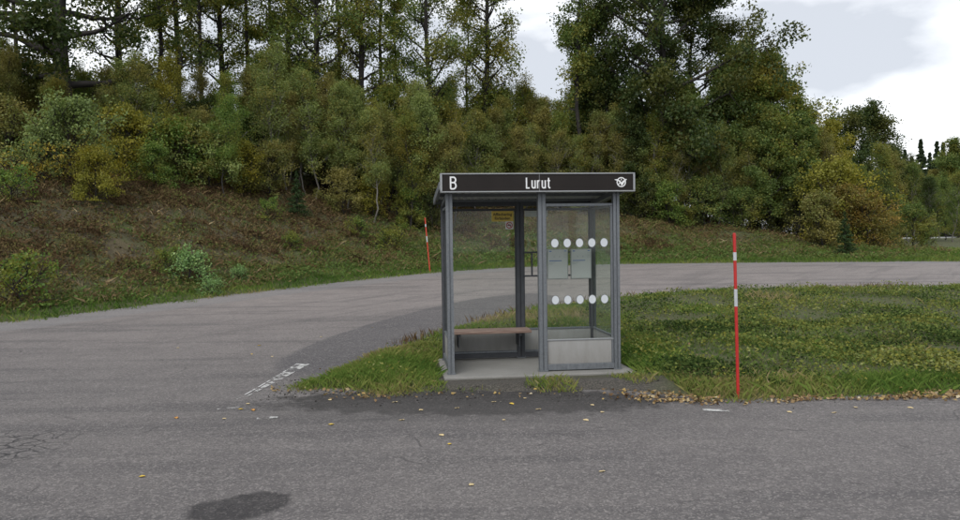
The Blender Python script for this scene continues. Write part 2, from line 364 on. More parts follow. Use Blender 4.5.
# worn paint
m, t, o = mat('worn_white_paint'); N = NT(t); v = N.obj()
f = N.noise(v, 7, 8, .75); a = N.ramp(f, [(.47, 0), (.53, 1)])
p = N.bsdf(N.mix(N.noise(v, 50, 3), (.30, .30, .295), (.45, .45, .44)), .7)
t.links.new(N.n('ShaderNodeMixShader', {0: a, 1: N.n('ShaderNodeBsdfTransparent').outputs[0], 2: p}).outputs[0], o.inputs[0]); M['paint'] = m
m, t, o = mat('thin_white_paint'); N = NT(t); v = N.obj()
a = N.ramp(N.noise(v, 9, 7, .75), [(.42, 0), (.50, 1)])
t.links.new(N.n('ShaderNodeMixShader', {0: a, 1: N.n('ShaderNodeBsdfTransparent').outputs[0], 2: N.bsdf((.46, .46, .455), .7)}).outputs[0], o.inputs[0]); M['paint2'] = m
def ragged_strip(name, a, b, w0, w1, seed, matl, dz=.006):
    rg = np.random.default_rng(seed); a = np.array(a); b = np.array(b); n = 26
    d = (b-a)/np.linalg.norm(b-a); q = np.array([-d[1], d[0]]); V = []
    for k in range(n+1):
        tt = k/n; w = w0+(w1-w0)*tt; c0 = a+(b-a)*tt
        for s in (-.5, .5):
            p = c0+q*s*w*(1+rg.normal(0, .05)); V.append((p[0], p[1], float(base(np.array(p[1])))+dz))
    Fq = [(2*k, 2*k+1, 2*k+3, 2*k+2) for k in range(n)]
    ob = link(name, np_mesh(name, V, Fq), matl); tag(ob, kind='structure'); return ob
ragged_strip('road_marking', (-2.60, 7.83), (-2.46, 9.85), .02, .018, 1, M['paint2'], .008)
ragged_strip('road_marking', (-2.545, 7.95), (-2.37, 9.85), .02, .17, 2, M['paint'])
ragged_strip('road_marking', (-2.14, 6.99), (-1.95, 7.02), .10, .06, 3, M['paint'])
ragged_strip('road_marking', (-2.66, 7.4), (-2.45, 7.45), .05, .04, 5, M['paint'])
ragged_strip('road_marking', (2.12, 7.08), (2.36, 7.03), .07, .10, 4, M['paint'])

# ------------------------------------------------------------------ bus shelter
SH = empty('bus_shelter', (-0.37, 9.02, 0.05), .108)
tag(SH, 'grey steel and glass bus shelter with a black Lurut roof sign', 'bus shelter')
Wd, Dp, UM, UR = 2.08, 1.14, 1.14, 1.05
def roofz(v): return 2.275-.075*(v+.1)     # underside of the sheet, relative to the slab
pad = MB(); pad.box(-.10, 2.26, -.235, 1.30, -.30, 0, .012); pd = pad.build('concrete_slab', M['concrete'])
pd.location = SH.location; pd.rotation_euler = SH.rotation_euler; pd.location.z -= .001; tag(pd, kind='structure')
def post(u, v, w, dpt, z1, matl, groove='front'):
    h, k = w/2, dpt/2; g = .007
    prof = [(-h, -k), (-g, -k), (-g, -k+.014), (g, -k+.014), (g, -k), (h, -k), (h, -g), (h-.014, -g), (h-.014, g), (h, g), (h, k), (g, k), (g, k-.014), (-g, k-.014), (-g, k), (-h, k), (-h, g), (-h+.014, g), (-h+.014, -g), (-h, -g)]
    mb = MB(); mb.prism([(u+a, v+b) for a, b in prof], .008, z1); p = mb.build('post', matl, SH)
    mb = MB(); mb.box(u-h-.012, u+h+.012, v-k-.012, v+k+.012, .0, .012, .002)
    for a in (-1, 1): mb.tube([(u+a*(h+.004), v-k-.004, .01), (u+a*(h+.004), v-k-.004, .024)], .007, 6)
    mb.build('base_plate', M['galv'], p); return p
post(0, 0, .078, .078, 2.24, M['galv']); post(UM, 0, .094, .085, 2.24, M['galv']); post(Wd, 0, .078, .078, 2.24, M['galv'])
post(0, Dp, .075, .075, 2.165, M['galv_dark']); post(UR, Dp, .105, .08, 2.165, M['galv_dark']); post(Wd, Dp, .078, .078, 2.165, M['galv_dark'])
def bar(name, x0, x1, y0, y1, z0, z1, matl=None, bev=.003, fn=None):
    mb = MB(); mb.box(x0, x1, y0, y1, z0, z1, bev, fn); return mb.build(name, matl or M['galv'], SH)
# rear wall
for a, b in ((.0375, UR-.0525), (UR+.0525, Wd-.039)):
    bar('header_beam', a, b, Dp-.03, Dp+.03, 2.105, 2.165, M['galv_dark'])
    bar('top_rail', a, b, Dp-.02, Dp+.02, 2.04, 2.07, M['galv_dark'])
    bar('bottom_rail', a, b, Dp-.035, Dp+.035, .012, .075, M['galv_dark']); bar('bottom_rail', a, b, Dp-.022, Dp+.022, .0755, .105)
    bar('mid_rail', a, b, Dp-.02, Dp+.02, .385, .408)
    bar('kick_panel', a, b, Dp-.008, Dp+.008, .1055, .3845, M['panel'], .001)
    pn = bar('glass_pane', a+.014, b-.014, Dp-.004, Dp+.004, .4085, 2.0395, M['glass'], 0)
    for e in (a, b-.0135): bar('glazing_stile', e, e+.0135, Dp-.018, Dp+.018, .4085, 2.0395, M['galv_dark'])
    if a < .5: paneL = pn
    else: paneR = pn
# side walls (seen edge-on at the left, obliquely at the right)
for u in (0, Wd):
    a, b = .0395, Dp-.04
    bar('header_beam', u-.028, u+.028, a, b, 2.10, 2.16, fn=lambda c: Vector((c.x, c.y, c.z+.075*(Dp-c.y)*.9)))
    bar('top_rail', u-.018, u+.018, a, b, 2.04, 2.07)
    bar('bottom_rail', u-.03, u+.03, a, b, .02, .10); bar('mid_rail', u-.018, u+.018, a, b, .385, .408)
    bar('kick_panel', u-.008, u+.008, a, b, .1005, .3845, M['panel'], .001)
    bar('glass_pane', u-.004, u+.004, a, b, .4085, 2.0395, M['glass_green' if u else 'glass'], 0)
# front right panel
a, b = UM+.0475, Wd-.0395
bar('bottom_rail', a, b, -.035, .035, .012, .085); bar('mid_rail', a, b, -.018, .018, .375, .392, M['alu'])
bar('glazing_stile', b-.03, b-.0005, -.016, .016, .0855, 2.0395); bar('glazing_stile', a+.0005, a+.012, -.016, .016, .0855, 2.0395)
bar('kick_panel', a+.0125, b-.0305, -.008, .008, .0855, .3745, M['panel'], .001)
bar('top_rail', a, b, -.02, .02, 2.04, 2.075)
pf = bar('glass_pane', a+.0125, b-.0305, -.004, .004, .3925, 2.0395, M['glass'], 0)
for zz in (1.585, .88):
    for k in range(5):
        cx = UM+.165+k*.156
        mb = MB(); mb.prism_xz([(cx+.045*math.cos(q), zz+.053*math.sin(q)) for q in [2*math.pi*j/28 for j in range(28)]], -.0062, -.0042); d = mb.build('dot', M['dotwhite'], pf)
        mb = MB(); mb.ribbon([(cx+.0475*math.cos(q), zz+.0555*math.sin(q)) for q in [2*math.pi*j/28 for j in range(28)]], .006, -.0068, -.0043, True); mb.build('dot_border', M['dotrim'], pf)
# roof: corrugated sheet over purlins
us = np.linspace(-.10, 2.26, 26*10+1); vs = np.linspace(-.09, 1.33, 8)
V = [(u, v, roofz(v)+.034+.017*math.cos(2*math.pi*u/.094)) for v in vs for u in us]; V += [(x, y, z+.003) for x, y, z in V]
n = len(us); nv = len(vs); o2 = n*nv
F = [(j*n+i, j*n+i+1, (j+1)*n+i+1, (j+1)*n+i) for j in range(nv-1) for i in range(n-1)]
F += [tuple(o2+q for q in f[::-1]) for f in F]
link('roof_sheet', np_mesh('roof_sheet', V, F, None, True), M['roof'], SH)
for v0 in (.02, .58, 1.14):
    z0 = roofz(v0)
    bar('purlin', -.075, 2.235, v0-.025, v0+.025, z0-.022, z0+.0165, M['galv'])
for u in (-.125, 2.262):      # verge trims
    bar('roof_edge_trim', u, u+.022, -.088, 1.345, -.035, .055, M['galv'], .002, fn=lambda c: Vector((c.x, c.y, c.z+roofz(c.y)+.01)))
bar('roof_edge_trim', -.102, 2.26, 1.331, 1.345, roofz(1.33)-.02, roofz(1.33)+.012, M['galv'], .001)
# sign box
z0, z1 = 2.205, 2.435; yf, yb = -.20, -.10; ua, ub = -.112, 2.272; fw = .019
sg = bar('sign_frame', ua, ub, yf, yb, z1-fw*.8, z1, M['alu']); 
mb = MB(); mb.box(ua, ub, yf, yb, z0, z0+fw*.8, .003); mb.build('sign_frame', M['alu'], SH)
mb = MB(); mb.box(ua, ua+fw*1.25, yf-.003, yb-.003, z0+fw*.8+.0005, z1-fw*.8-.0005, .003); mb.build('sign_end_cap', M['alu'], SH)
mb = MB(); mb.box(ub-fw*1.25, ub, yf-.003, yb-.003, z0+fw*.8+.0005, z1-fw*.8-.0005, .003); mb.build('sign_end_cap', M['alu'], SH)
um = (ua+ub)/2+.005; za, zb = z0+fw*.8, z1-fw*.8
sp1 = bar('sign_panel', ua+fw*1.25, um-.0035, yf+.010, yb-.01, za, zb, M['black'], .001)
sp2 = bar('sign_panel', um+.0035, ub-fw*1.25, yf+.010, yb-.01, za, zb, M['black'], .001)
bar('panel_joint', um-.003, um+.003, yf+.006, yb-.01, za, zb, simple('grey_joint_strip', (.16, .16, .165), .5), 0)
bar('sign_back', ua+.01, ub-.01, yb+.001, yb+.006, z0+.004, z1-.004, M['galv'], 0)
yt0, yt1 = yf+.0065, yf+.0102
def arc(cx, cz, rx, rz, a0, a1, n=9): return [(cx+rx*math.cos(R(a0+(a1-a0)*k/n)), cz+rz*math.sin(R(a0+(a1-a0)*k/n))) for k in range(n+1)]
GL = {'B': (.44, [([(0, 0), (0, 1)]+[(.24, 1)]+arc(.24, .77, .2, .23, 90, -90)[1:]+[(0, .54)], 0), ([(0, .54), (.24, .54)]+arc(.24, .27, .22, .27, 90, -90)[1:]+[(0, 0)], 0)]),
      'L': (.36, [([(0, 1), (0, 0), (.36, 0)], 0)]),
      'u': (.36, [([(0, .74), (0, .17)]+arc(.17, .17, .17, .17, 180, 270)[1:]+arc(.19, .17, .17, .17, 270, 360)[1:]+[(.36, .2)], 0), ([(.36, .74), (.36, -.05)], 0)]),
      'r': (.25, [([(0, .74), (0, -.05)], 0), (arc(.22, .42, .22, .30, 180, 75), 0)]),
      't': (.30, [([(.10, .97), (.10, .15)]+arc(.25, .15, .15, .15, 180, 270)[1:]+[(.3, 0)], 0), ([(-.06, .70), (.28, .70)], 0)])}
def letters(txt, x, z, h, par, wst=.128, sx=.83, name='lettering'):
    mb = MB(); k = 0
    for ch in txt:
        wd, st = GL[ch]
        for pl, cl in st:
            mb.ribbon([(x+px*h*sx, z+pz*h) for px, pz in pl], wst*h, yt0-.0003*k, yt1, bool(cl)); k += 1
        x += (wd+.30)*h*sx
    return mb.build(name, M['white'], par)
def wlen(t, h, sx=.83): return sum((GL[c][0]+.30)*h*sx for c in t)-.30*h*sx
letters('B', .012, 2.250, .138, sp1, sx=1.0)
hw = .124; x0 = um-.012-wlen('Lurut', hw)/2
letters('Lu', x0, 2.255, hw, sp1); letters('rut', x0+wlen('Lu', hw)+.30*hw*.83, 2.255, hw, sp2)
# round emblem with a winged mark
ex, ez, er = 2.100, 2.32, .052
mb = MB(); mb.ribbon(arc(ex, ez, er, er*1.05, 0, 351, 40), .0125, yt0, yt1, True); mb.build('emblem_ring', M['white'], sp2)
mb = MB()
mb.prism_xz([(ex-.085, ez+.034), (ex-.05, ez+.036), (ex-.012, ez+.016), (ex+.002, ez-.006), (ex+.018, ez+.014), (ex+.062, ez+.040), (ex+.070, ez+.034), (ex+.034, ez-.006), (ex+.018, ez-.034), (ex+.002, ez-.044), (ex-.008, ez-.020), (ex-.034, ez+.010), (ex-.08, ez+.027)][::-1], yt0-.001, yt1)
mb.prism_xz([(ex-.040, ez-.034), (ex-.010, ez-.014), (ex-.016, ez-.006), (ex-.046, ez-.024)], yt0-.0012, yt1)
mb.prism_xz([(ex-.006, ez+.022), (ex+.001, ez+.052), (ex+.008, ez+.022)], yt0-.0014, yt1)
mb.build('emblem_wings', M['white'], sp2)
# bench on the rear wall
bn = MB(); bn.box(.045, 1.13, .70, .865, .392, .432, .006); B1 = bn.build('bench', M['wood'], SH)
bn = MB(); bn.box(.045, 1.13, .873, 1.04, .392, .432, .006); bn.build('plank', M['wood'], B1)
for u in (.16, .98):
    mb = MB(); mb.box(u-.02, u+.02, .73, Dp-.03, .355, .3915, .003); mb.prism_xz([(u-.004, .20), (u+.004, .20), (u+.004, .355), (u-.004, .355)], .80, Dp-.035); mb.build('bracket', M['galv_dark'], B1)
# timetable boards on a black rail frame
vr = Dp-.055
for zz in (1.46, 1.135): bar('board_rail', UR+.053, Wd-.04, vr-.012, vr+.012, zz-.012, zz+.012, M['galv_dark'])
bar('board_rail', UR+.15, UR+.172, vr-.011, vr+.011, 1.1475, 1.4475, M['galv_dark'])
for u in (UR+.515, UR+.845):
    bd = bar('timetable_board', u-.146, u+.146, vr-.045, vr-.014, 1.085, 1.50, M['boardframe'], .004)
    mb = MB(); mb.box(u-.134, u+.134, vr-.0475, vr-.0452, 1.097, 1.488); mb.build('paper', M['board'], bd)
    mb = MB(); y0, y1 = vr-.0495, vr-.0477
    for hb in ((u-.12, u-.085, 1.465, 1.478), (u+.09, u+.125, 1.468, 1.478), (u-.12, u+.055, 1.335, 1.345)):
        mb = MB(); mb.box(hb[0], hb[1], y0, y1, hb[2], hb[3]); mb.build('heading', M['blue'], bd)
    mb = MB()
    for k in range(3): mb.box(u-.13, u-.03-.02*k, y0, y1, 1.318-.014*k, 1.323-.014*k)
    for k in range(4): mb.box(u+.085, u+.13, y0, y1, 1.445-.02*k, 1.449-.02*k)
    mb.box(u-.055, u-.045, y0, y1, 1.385, 1.405); mb.box(u+.02, u+.03, y0, y1, 1.385, 1.405); tag(mb.build('small_print', M['greyink'], bd), kind='stuff')
def text_mesh(txt, size, name, matl, par, loc, sx=1.0):
    cu = bpy.data.curves.new(name, 'FONT'); cu.body = txt; cu.size = size; cu.align_x = 'CENTER'; cu.align_y = 'CENTER'; cu.extrude = .0008; cu.offset = .0012; cu.resolution_u = 2
    tmp = bpy.data.objects.new('tmp', cu); C.objects.link(tmp); dg = bpy.context.evaluated_depsgraph_get(); dg.update()
    me = bpy.data.meshes.new_from_object(tmp.evaluated_get(dg)); bpy.data.objects.remove(tmp)
    me.transform(Matrix.Rotation(R(90), 4, 'X')); me.transform(Matrix.Diagonal((sx, 1, 1, 1))); me.transform(Matrix.Translation(loc))
    me.materials.clear(); return link(name, me, matl, par)
ns = bar('notice', .665, .965, Dp-.0085, Dp-.0045, 1.895, 2.035, M['yellow'], 0)
text_mesh('Affischering', .056, 'lettering', M['ink'], ns, (.815, Dp-.0095, 1.99), 1.0); text_mesh('förbjuden', .056, 'lettering', M['ink'], ns, (.815, Dp-.0095, 1.935), 1.0)
ns2 = bar('notice', UR+.075, UR+.40, Dp-.0085, Dp-.0045, 1.955, 2.035, simple('pale_notice', (.42, .45, .42), .6), 0)
mb = MB(); mb.box(UR+.09, UR+.385, Dp-.0105, Dp-.0087, 2.008, 2.017); mb.box(UR+.09, UR+.16, Dp-.0105, Dp-.0087, 1.972, 1.981); mb.box(UR+.23, UR+.25, Dp-.0105, Dp-.0087, 1.978, 1.99); tag(mb.build('small_print', M['greyink'], ns2), kind='stuff')
ns3 = bar('no_smoking_sign', .855, .965, Dp-.0085, Dp-.0045, 1.785, 1.8945, simple('white_sticker', (.55, .55, .53), .5), 0)
cx, cz = .91, 1.84
mb = MB(); mb.ribbon(arc(cx, cz, .040, .040, 0, 348, 30), .012, Dp-.0105, Dp-.0087, True); mb.ribbon([(cx-.028, cz+.028), (cx+.028, cz-.028)], .010, Dp-.0108, Dp-.0087); mb.build('red_ring', simple('dark_red_print', (.30, .02, .03), .5), ns3)
mb = MB(); mb.box(cx-.026, cx+.022, Dp-.0099, Dp-.0087, cz-.008, cz+.004); mb.box(cx+.004, cx+.012, Dp-.0099, Dp-.0087, cz+.006, cz+.024); mb.build('cigarette', M['ink'], ns3)

# ------------------------------------------------------------------ snow stakes
def stake(loc, tilt_x, label, redm, h=1.69, r=.016):
    e = empty('snow_stake', loc); tag(e, label, 'snow stake'); d = Vector((-math.tan(tilt_x), 0, 1)).normalized()
    cuts = [(-.12, .56, 'red'), (.56, .665, 'w'), (.665, .838, 'red'), (.838, .888, 'w'), (.888, 1.0, 'red')]
    pole = None
    mb = MB()
    for a, b, k in cuts:
        if k == 'red': mb.tube([d*(a*h), d*(b*h-.001)], r, 12)
    mb.tube([d*h, d*(h+.008)], [r, r*.6], 12)
    pole = mb.build('pole', redm, e, False)
    for a, b, k in cuts:
        if k == 'w':
            mb = MB(); mb.tube([d*(a*h), d*(b*h)], r+.0012, 12); mb.build('reflective_band', M['reflect'], e)
    return e
stake((2.63, 7.56, gz(2.63, 7.56)), R(1.0), 'bright red snow stake with two white bands in the grass right of the shelter', M['red'])
stake((-1.61, 23.75, gz(-1.61, 23.75)), R(4.4), 'distant leaning red snow stake across the road left of the shelter', M['red_old'], 1.76, .020)

# ------------------------------------------------------------------ vegetation materials
def leafmat(name, cols, patch=None, pscale=.5, trans=.35, low=0.0):
    """cols: ramp over the per-leaf random tint; patch: second colour that comes in clumps (autumn)"""
    m, t, o = mat(name); N = NT(t)
    tn = N.attr('tint'); n = len(cols); wm = (1.95, 2.0, 1.6); cols = [tuple(x*k for x, k in zip(q, wm)) for q in cols]; patch = patch and tuple(x*k*.86 for x, k in zip(patch, wm))
    c = N.ramp(tn, [(k/(n-1), cols[k]) for k in range(n)])
    if patch:
        info = N.n('ShaderNodeObjectInfo').outputs['Random']
        f = N.n('ShaderNodeTexNoise', {'Vector': N.obj(), 'W': N.math('MULTIPLY', info, 20.0), 'Scale': pscale, 'Detail': 3.0}, noise_dimensions='4D').outputs['Fac']
        f = N.math('ADD', f, N.math('MULTIPLY', N.math('SUBTRACT', tn, .5), .25))
        if low: f = N.math('ADD', f, N.math('MULTIPLY', N.math('SUBTRACT', low, N.n('ShaderNodeSeparateXYZ', {0: N.obj()}).outputs['Z']), .30))
        c = N.mix(N.ramp(f, [(.48, 0), (.62, .9)]), c, patch)
    d = N.n('ShaderNodeBsdfDiffuse', {'Color': c}).outputs[0]; tr = N.n('ShaderNodeBsdfTranslucent', {'Color': N.mix(1.0, c, (1.18, 1.2, .8), 'MULTIPLY')}).outputs[0]
    gl = N.n('ShaderNodeBsdfGlossy', {'Color': (.9, .95, 1, 1), 'Roughness': .5}).outputs[0]
    s = N.n('ShaderNodeMixShader', {0: trans, 1: d, 2: tr}).outputs[0]; s = N.n('ShaderNodeMixShader', {0: .012, 1: s, 2: gl}).outputs[0]
    t.links.new(s, o.inputs[0]); return m
LM = {
 'oak':   leafmat('dark_green_leaves', [(.014, .023, .009), (.026, .039, .014), (.047, .058, .021)], (.055, .056, .017), .45),
 'aspen': leafmat('olive_leaves', [(.040, .056, .015), (.072, .090, .023), (.12, .12, .030)], (.135, .110, .026), .5),
 'aspen2':leafmat('green_leaves', [(.034, .054, .018), (.060, .084, .028), (.10, .115, .038)], (.125, .115, .030), .5),
 'grey':  leafmat('grey_green_leaves', [(.060, .080, .032), (.100, .122, .046), (.15, .16, .064)], (.14, .12, .036), .7),
 'yellow':leafmat('yellow_green_leaves', [(.075, .078, .018), (.125, .112, .020), (.20, .155, .026)], (.12, .12, .028), .9),
 'brown': leafmat('brown_olive_leaves', [(.074, .068, .028), (.115, .100, .036), (.165, .135, .046)], (.085, .10, .036), .8),
 'green': leafmat('fresh_green_leaves', [(.040, .070, .018), (.065, .10, .026), (.11, .14, .04)], (.12, .115, .028), .8),
 'orange':leafmat('orange_leaves', [(.085, .058, .02), (.125, .082, .024), (.18, .115, .03)], (.08, .08, .026), .9),
 'mint':  leafmat('blue_green_leaves', [(.065, .11, .05), (.10, .16, .075), (.16, .21, .10)]),
 'twocol':leafmat('grey_green_leaves_turning_yellow', [(.062, .085, .038), (.092, .118, .050), (.125, .145, .060)], (.24, .17, .03), .9, low=.75),
 'needle':leafmat('dark_needles', [(.014, .026, .012), (.022, .038, .016), (.036, .054, .022)], None, trans=.1),
 'far':   leafmat('far_dark_needles', [(.020, .030, .020), (.028, .040, .026), (.040, .052, .032)], None, trans=.1),
}
BARK = simple('grey_brown_bark', (.020, .017, .015), .9, 0, .4, 5, .5)
BARK_P = simple('pale_birch_bark', (.15, .14, .125), .85, 0, .5, 7, .3)

def tubes_np(lines, sides):
    VV, FF, off = [], [], 0
    ang = np.arange(sides)*2*np.pi/sides; ca, sa = np.cos(ang), np.sin(ang)
    for pts, rad in lines:
        pts = np.asarray(pts); n = len(pts)
        d = np.gradient(pts, axis=0); d /= np.linalg.norm(d, axis=1)[:, None]+1e-9
        ref = np.where(np.abs(d[:, 2:3]) > .9, np.array([[1., 0, 0]]), np.array([[0, 0, 1.]]))
        a = np.cross(d, ref); a /= np.linalg.norm(a, axis=1)[:, None]; b = np.cross(d, a)
        ring = pts[:, None]+np.asarray(rad)[:, None, None]*(a[:, None]*ca[None, :, None]+b[:, None]*sa[None, :, None])
        VV.append(ring.reshape(-1, 3)); i = np.arange(n*sides).reshape(n, sides)+off
        FF.append(np.stack([i[:-1], np.roll(i[:-1], -1, 1), np.roll(i[1:], -1, 1), i[1:]], -1).reshape(-1, 4)); off += n*sides
    return np.concatenate(VV), np.concatenate(FF)
def leaf_quads(c, l, w, rg, flat=0.0, fold=True):
    n = len(c); a = rg.normal(size=(n, 3)); a[:, 2] *= (1-flat); a /= np.linalg.norm(a, axis=1)[:, None]
    b = rg.normal(size=(n, 3)); b[:, 2] *= (1-flat); b -= a*(a*b).sum(1)[:, None]; b /= np.linalg.norm(b, axis=1)[:, None]
    s = rg.uniform(.65, 1.3, n)[:, None]; nn = np.cross(a, b)*s*l*.25
    V = np.stack([c-a*l*s, c+b*w*s+nn, c+a*l*s, c-b*w*s+nn], 1).reshape(-1, 3)
    return V, np.arange(n*4).reshape(n, 4)
def tree(seed, H, r0, cb, R0, nl, ntw, N_leaf, leaf, sig, e0, e1, curl=.25, shape='col', gap=.3, wobble=.25, sides=7, lw=.72, lean=(0, 0), minlen=.3):
    rg = np.random.default_rng(seed); n = 14; tt = np.linspace(0, 1, n)
    w = np.cumsum(rg.normal(0, wobble/n**.5, (n, 2)), 0); w -= w[0]
    tr = np.c_[w+tt[:, None]*np.array(lean)*H, tt*H-.15]; rr = r0*(1-tt)**.85+.012; rr[0] *= 1.35
    lines = [(tr, rr)]; thin = []; cl = []; cw = []
    at = lambda q: np.array([np.interp(q, tt, tr[:, k]) for k in range(3)])
    for k in range(nl):
        q = cb+(.975-cb)*((k+rg.random())/nl); az = k*2.4+rg.normal(0, .5); f = (q-cb)/(1-cb)
        if shape == 'col': pr = .35+.65*np.sin(np.pi*min(1, f*.9+.12))**.8
        elif shape == 'round': pr = .25+.75*np.sin(np.pi*np.clip(f*.78+.22, 0, 1))**.7
        else: pr = 1-.8*f
        Ln = max(minlen, R0*pr*rg.uniform(.6, 1.18)); el = e0+(e1-e0)*f+rg.normal(0, .16)
        p = at(q); pts = [p]; m = 6; d_az = az
        for j in range(m):
            d_az += rg.normal(0, .16); e = el+curl*(j/m)+rg.normal(0, .12)
            p = p+Ln/m*np.array([np.cos(e)*np.cos(d_az), np.cos(e)*np.sin(d_az), np.sin(e)]); pts.append(p)
        pts = np.array(pts); rb = min(r0*.45, np.interp(q, tt, rr)*.55)
        lines.append((pts, np.linspace(rb, .007, m+1)))
        wl = 0.0 if rg.random() < gap*.5 else rg.uniform(.5, 1.5)
        for j in range(ntw):
            s = rg.uniform(.28, 1.0)**.8*m; i0 = min(int(s), m-1); st = pts[i0]+(pts[i0+1]-pts[i0])*(s-i0)
            d = pts[i0+1]-pts[i0]; d /= np.linalg.norm(d); d = d+rg.normal(0, .65, 3); d[2] += .15; d /= np.linalg.norm(d)
            tl = Ln*rg.uniform(.18, .42)+.12; mid = st+d*tl*.5+rg.normal(0, .04*tl, 3); en = st+d*tl+np.array([0, 0, -.03*tl])
            thin.append((np.array([st, mid, en]), np.array([max(.006, rb*.3), .006, .004])))
            ww = 0 if rg.random() < gap else rg.uniform(.4, 1.4)*max(wl, .25)
            for c in (mid, en, (mid+en)/2): cl.append(c); cw.append(ww)
    cl = np.array(cl); cw = np.array(cw); cw /= cw.sum()
    idx = rg.choice(len(cl), N_leaf, p=cw); c = cl[idx]+np.clip(rg.normal(0, 1, (N_leaf, 3)), -1.6, 1.6)*sig*np.array([1, 1, .75])
    c[:, 2] = np.maximum(c[:, 2], .03)
    LV, LF = leaf_quads(c, leaf, leaf*lw, rg)
    cl_t = rg.normal(0, .16, len(cl))[idx]
    tint = np.clip(rg.normal(.45, .2, N_leaf)+cl_t, 0, 1)
    V1, F1 = tubes_np(lines, sides); V2, F2 = tubes_np(thin, 4)
    return np_mesh('trunk', np.concatenate([V1, V2]), np.concatenate([F1, F2+len(V1)]), None, True), np_mesh('crown', LV, LF, {'tint': np.repeat(tint, 4)})
def spruce(seed, H, R0, n_wh, needles, nl=.06, nw=.28):
    rg = np.random.default_rng(seed); tt = np.linspace(0, 1, 8); tr = np.c_[np.zeros((8, 2)), tt*H-.1]
    lines = [(tr, .018*H*(1-tt)+.008)]; cs = []
    for k in range(n_wh):
        f = (k+.5)/n_wh; z = H*(.06+.92*f); Ln = R0*(1-f)**1.05*rg.uniform(.8, 1.1)+.02
        for j in range(7):
            az = rg.uniform(0, 6.28); L2 = Ln*rg.uniform(.7, 1.1); s = np.linspace(0, 1, 5)
            dz = -.28*s+.22*s**2.5
            zj = z; z = min(H*.985, z+rg.uniform(-.9, .9)*H/n_wh); pts = np.c_[np.cos(az)*L2*s, np.sin(az)*L2*s, z+dz*L2]; lines.append((pts, np.linspace(.012*H/4, .004, 5)))
            q = rg.random(max(4, int(needles*(.3+L2/R0))))**.7
            c = np.c_[np.cos(az)*L2*q, np.sin(az)*L2*q, z+(-.28*q+.22*q**2.5)*L2]+rg.normal(0, 1, (len(q), 3))*np.c_[.12*L2*(1.1-q), .12*L2*(1.1-q), .05*L2+0*q]
            cs.append(c); z = zj
    c = np.concatenate(cs); c[:, 2] = np.maximum(c[:, 2], .02); LV, LF = leaf_quads(c, nl, nl*nw, rg, .25); V1, F1 = tubes_np(lines, 5)
    return np_mesh('trunk', V1, F1, None, True), np_mesh('crown', LV, LF, {'tint': np.repeat(np.clip(rg.normal(.45, .22, len(c)), 0, 1), 4)})

PROTO = {}
for k in range(4): PROTO['aspen%d' % k] = tree(100+k, 17, .17, [.15, .20, .14, .18][k], [2.1, 1.7, 2.4, 1.9][k], 56, 8, 25000, .054, .28, .3, .95, .3, 'col', .34, .16)
for k in range(3): PROTO['slim%d' % k] = tree(120+k, 16, .11, .30, [1.2, 1.0, 1.35][k], 34, 6, 9000, .056, .23, .3, 1.0, .3, 'col', .42, .2)
PROTO['oakL'] = tree(140, 17, .33, .18, 4.8, 44, 9, 46000, .068, .30, .0, .85, .35, 'round', .36, .2, 9)
PROTO['oakR'] = tree(141, 18, .26, .12, 5.2, 50, 10, 70000, .078, .30, .10, .9, .3, 'round', .16, .5, 9)
PROTO['mid0'] = tree(150, 9, .13, .12, 2.4, 40, 8, 34000, .060, .24, .3, .95, .25, 'round', .15, .3)
PROTO['dome'] = tree(153, 9.5, .14, .10, 3.9, 54, 9, 36000, .075, .27, .45, 1.05, .2, 'round', .15, .3)
PROTO['mid1'] = tree(151, 8, .11, .10, 2.0, 36, 8, 28000, .058, .22, .45, 1.05, .25, 'round', .18, .3)
PROTO['mid2'] = tree(152, 10, .14, .15, 2.9, 44, 8, 34000, .062, .26, .5, 1.1, .2, 'round', .3, .3)
for k in range(6): PROTO['sap%d' % k] = tree(160+k, [5.2, 5.6, 4.7, 5.4, 6.0, 4.4][k], .034, [.10, .26, .07, .32, .22, .08][k], [1.15, .95, 1.35, .90, 1.10, 1.3][k], 34, 7, 13500, .031, .17, .70, 1.2, .2, 'round', .30, .35, 5)
for k in range(3): PROTO['bush%d' % k] = tree(180+k, 1.7, .02, .03, [1.0, 1.15, .9][k], 30, 7, 7000, .032, .10, .35, 1.1, .25, 'round', .15, .1, 4)
for k in range(2): PROTO['low%d' % k] = tree(190+k, .55, .009, .05, .55, 16, 5, 1500, .026, .06, .2, 1.0, .3, 'round', .15, .04, 4, minlen=.1)
PROTO['spruce0'] = spruce(200, 1.7, .55, 16, 60, .035); PROTO['spruce1'] = spruce(201, 12, 2.7, 34, 110, .19, .5)
seen = set()
def plant(name, proto, x, y, sc, leafm, label, cat, group=None, rz=None, bark=None, sz=None, z=None):
    tm, cm = PROTO[proto]
    rz = (x*12.9898+y*78.233) % 6.283 if rz is None else rz
    e = empty(name, (x, y, gz(x, y)-.02 if z is None else z), rz); e.scale = (sc, sc, sz or sc); tag(e, label, cat, group)
    for nm, me, mt in (('trunk', tm, bark or BARK), ('crown', cm, LM[leafm])):
        o = bpy.data.objects.new(nm, me); C.objects.link(o); o.parent = e
        if not me.materials: me.materials.append(mt)
        o.material_slots[0].link = 'OBJECT'; o.material_slots[0].material = mt
    return e
def px(p, D): return (p-480)/740*D

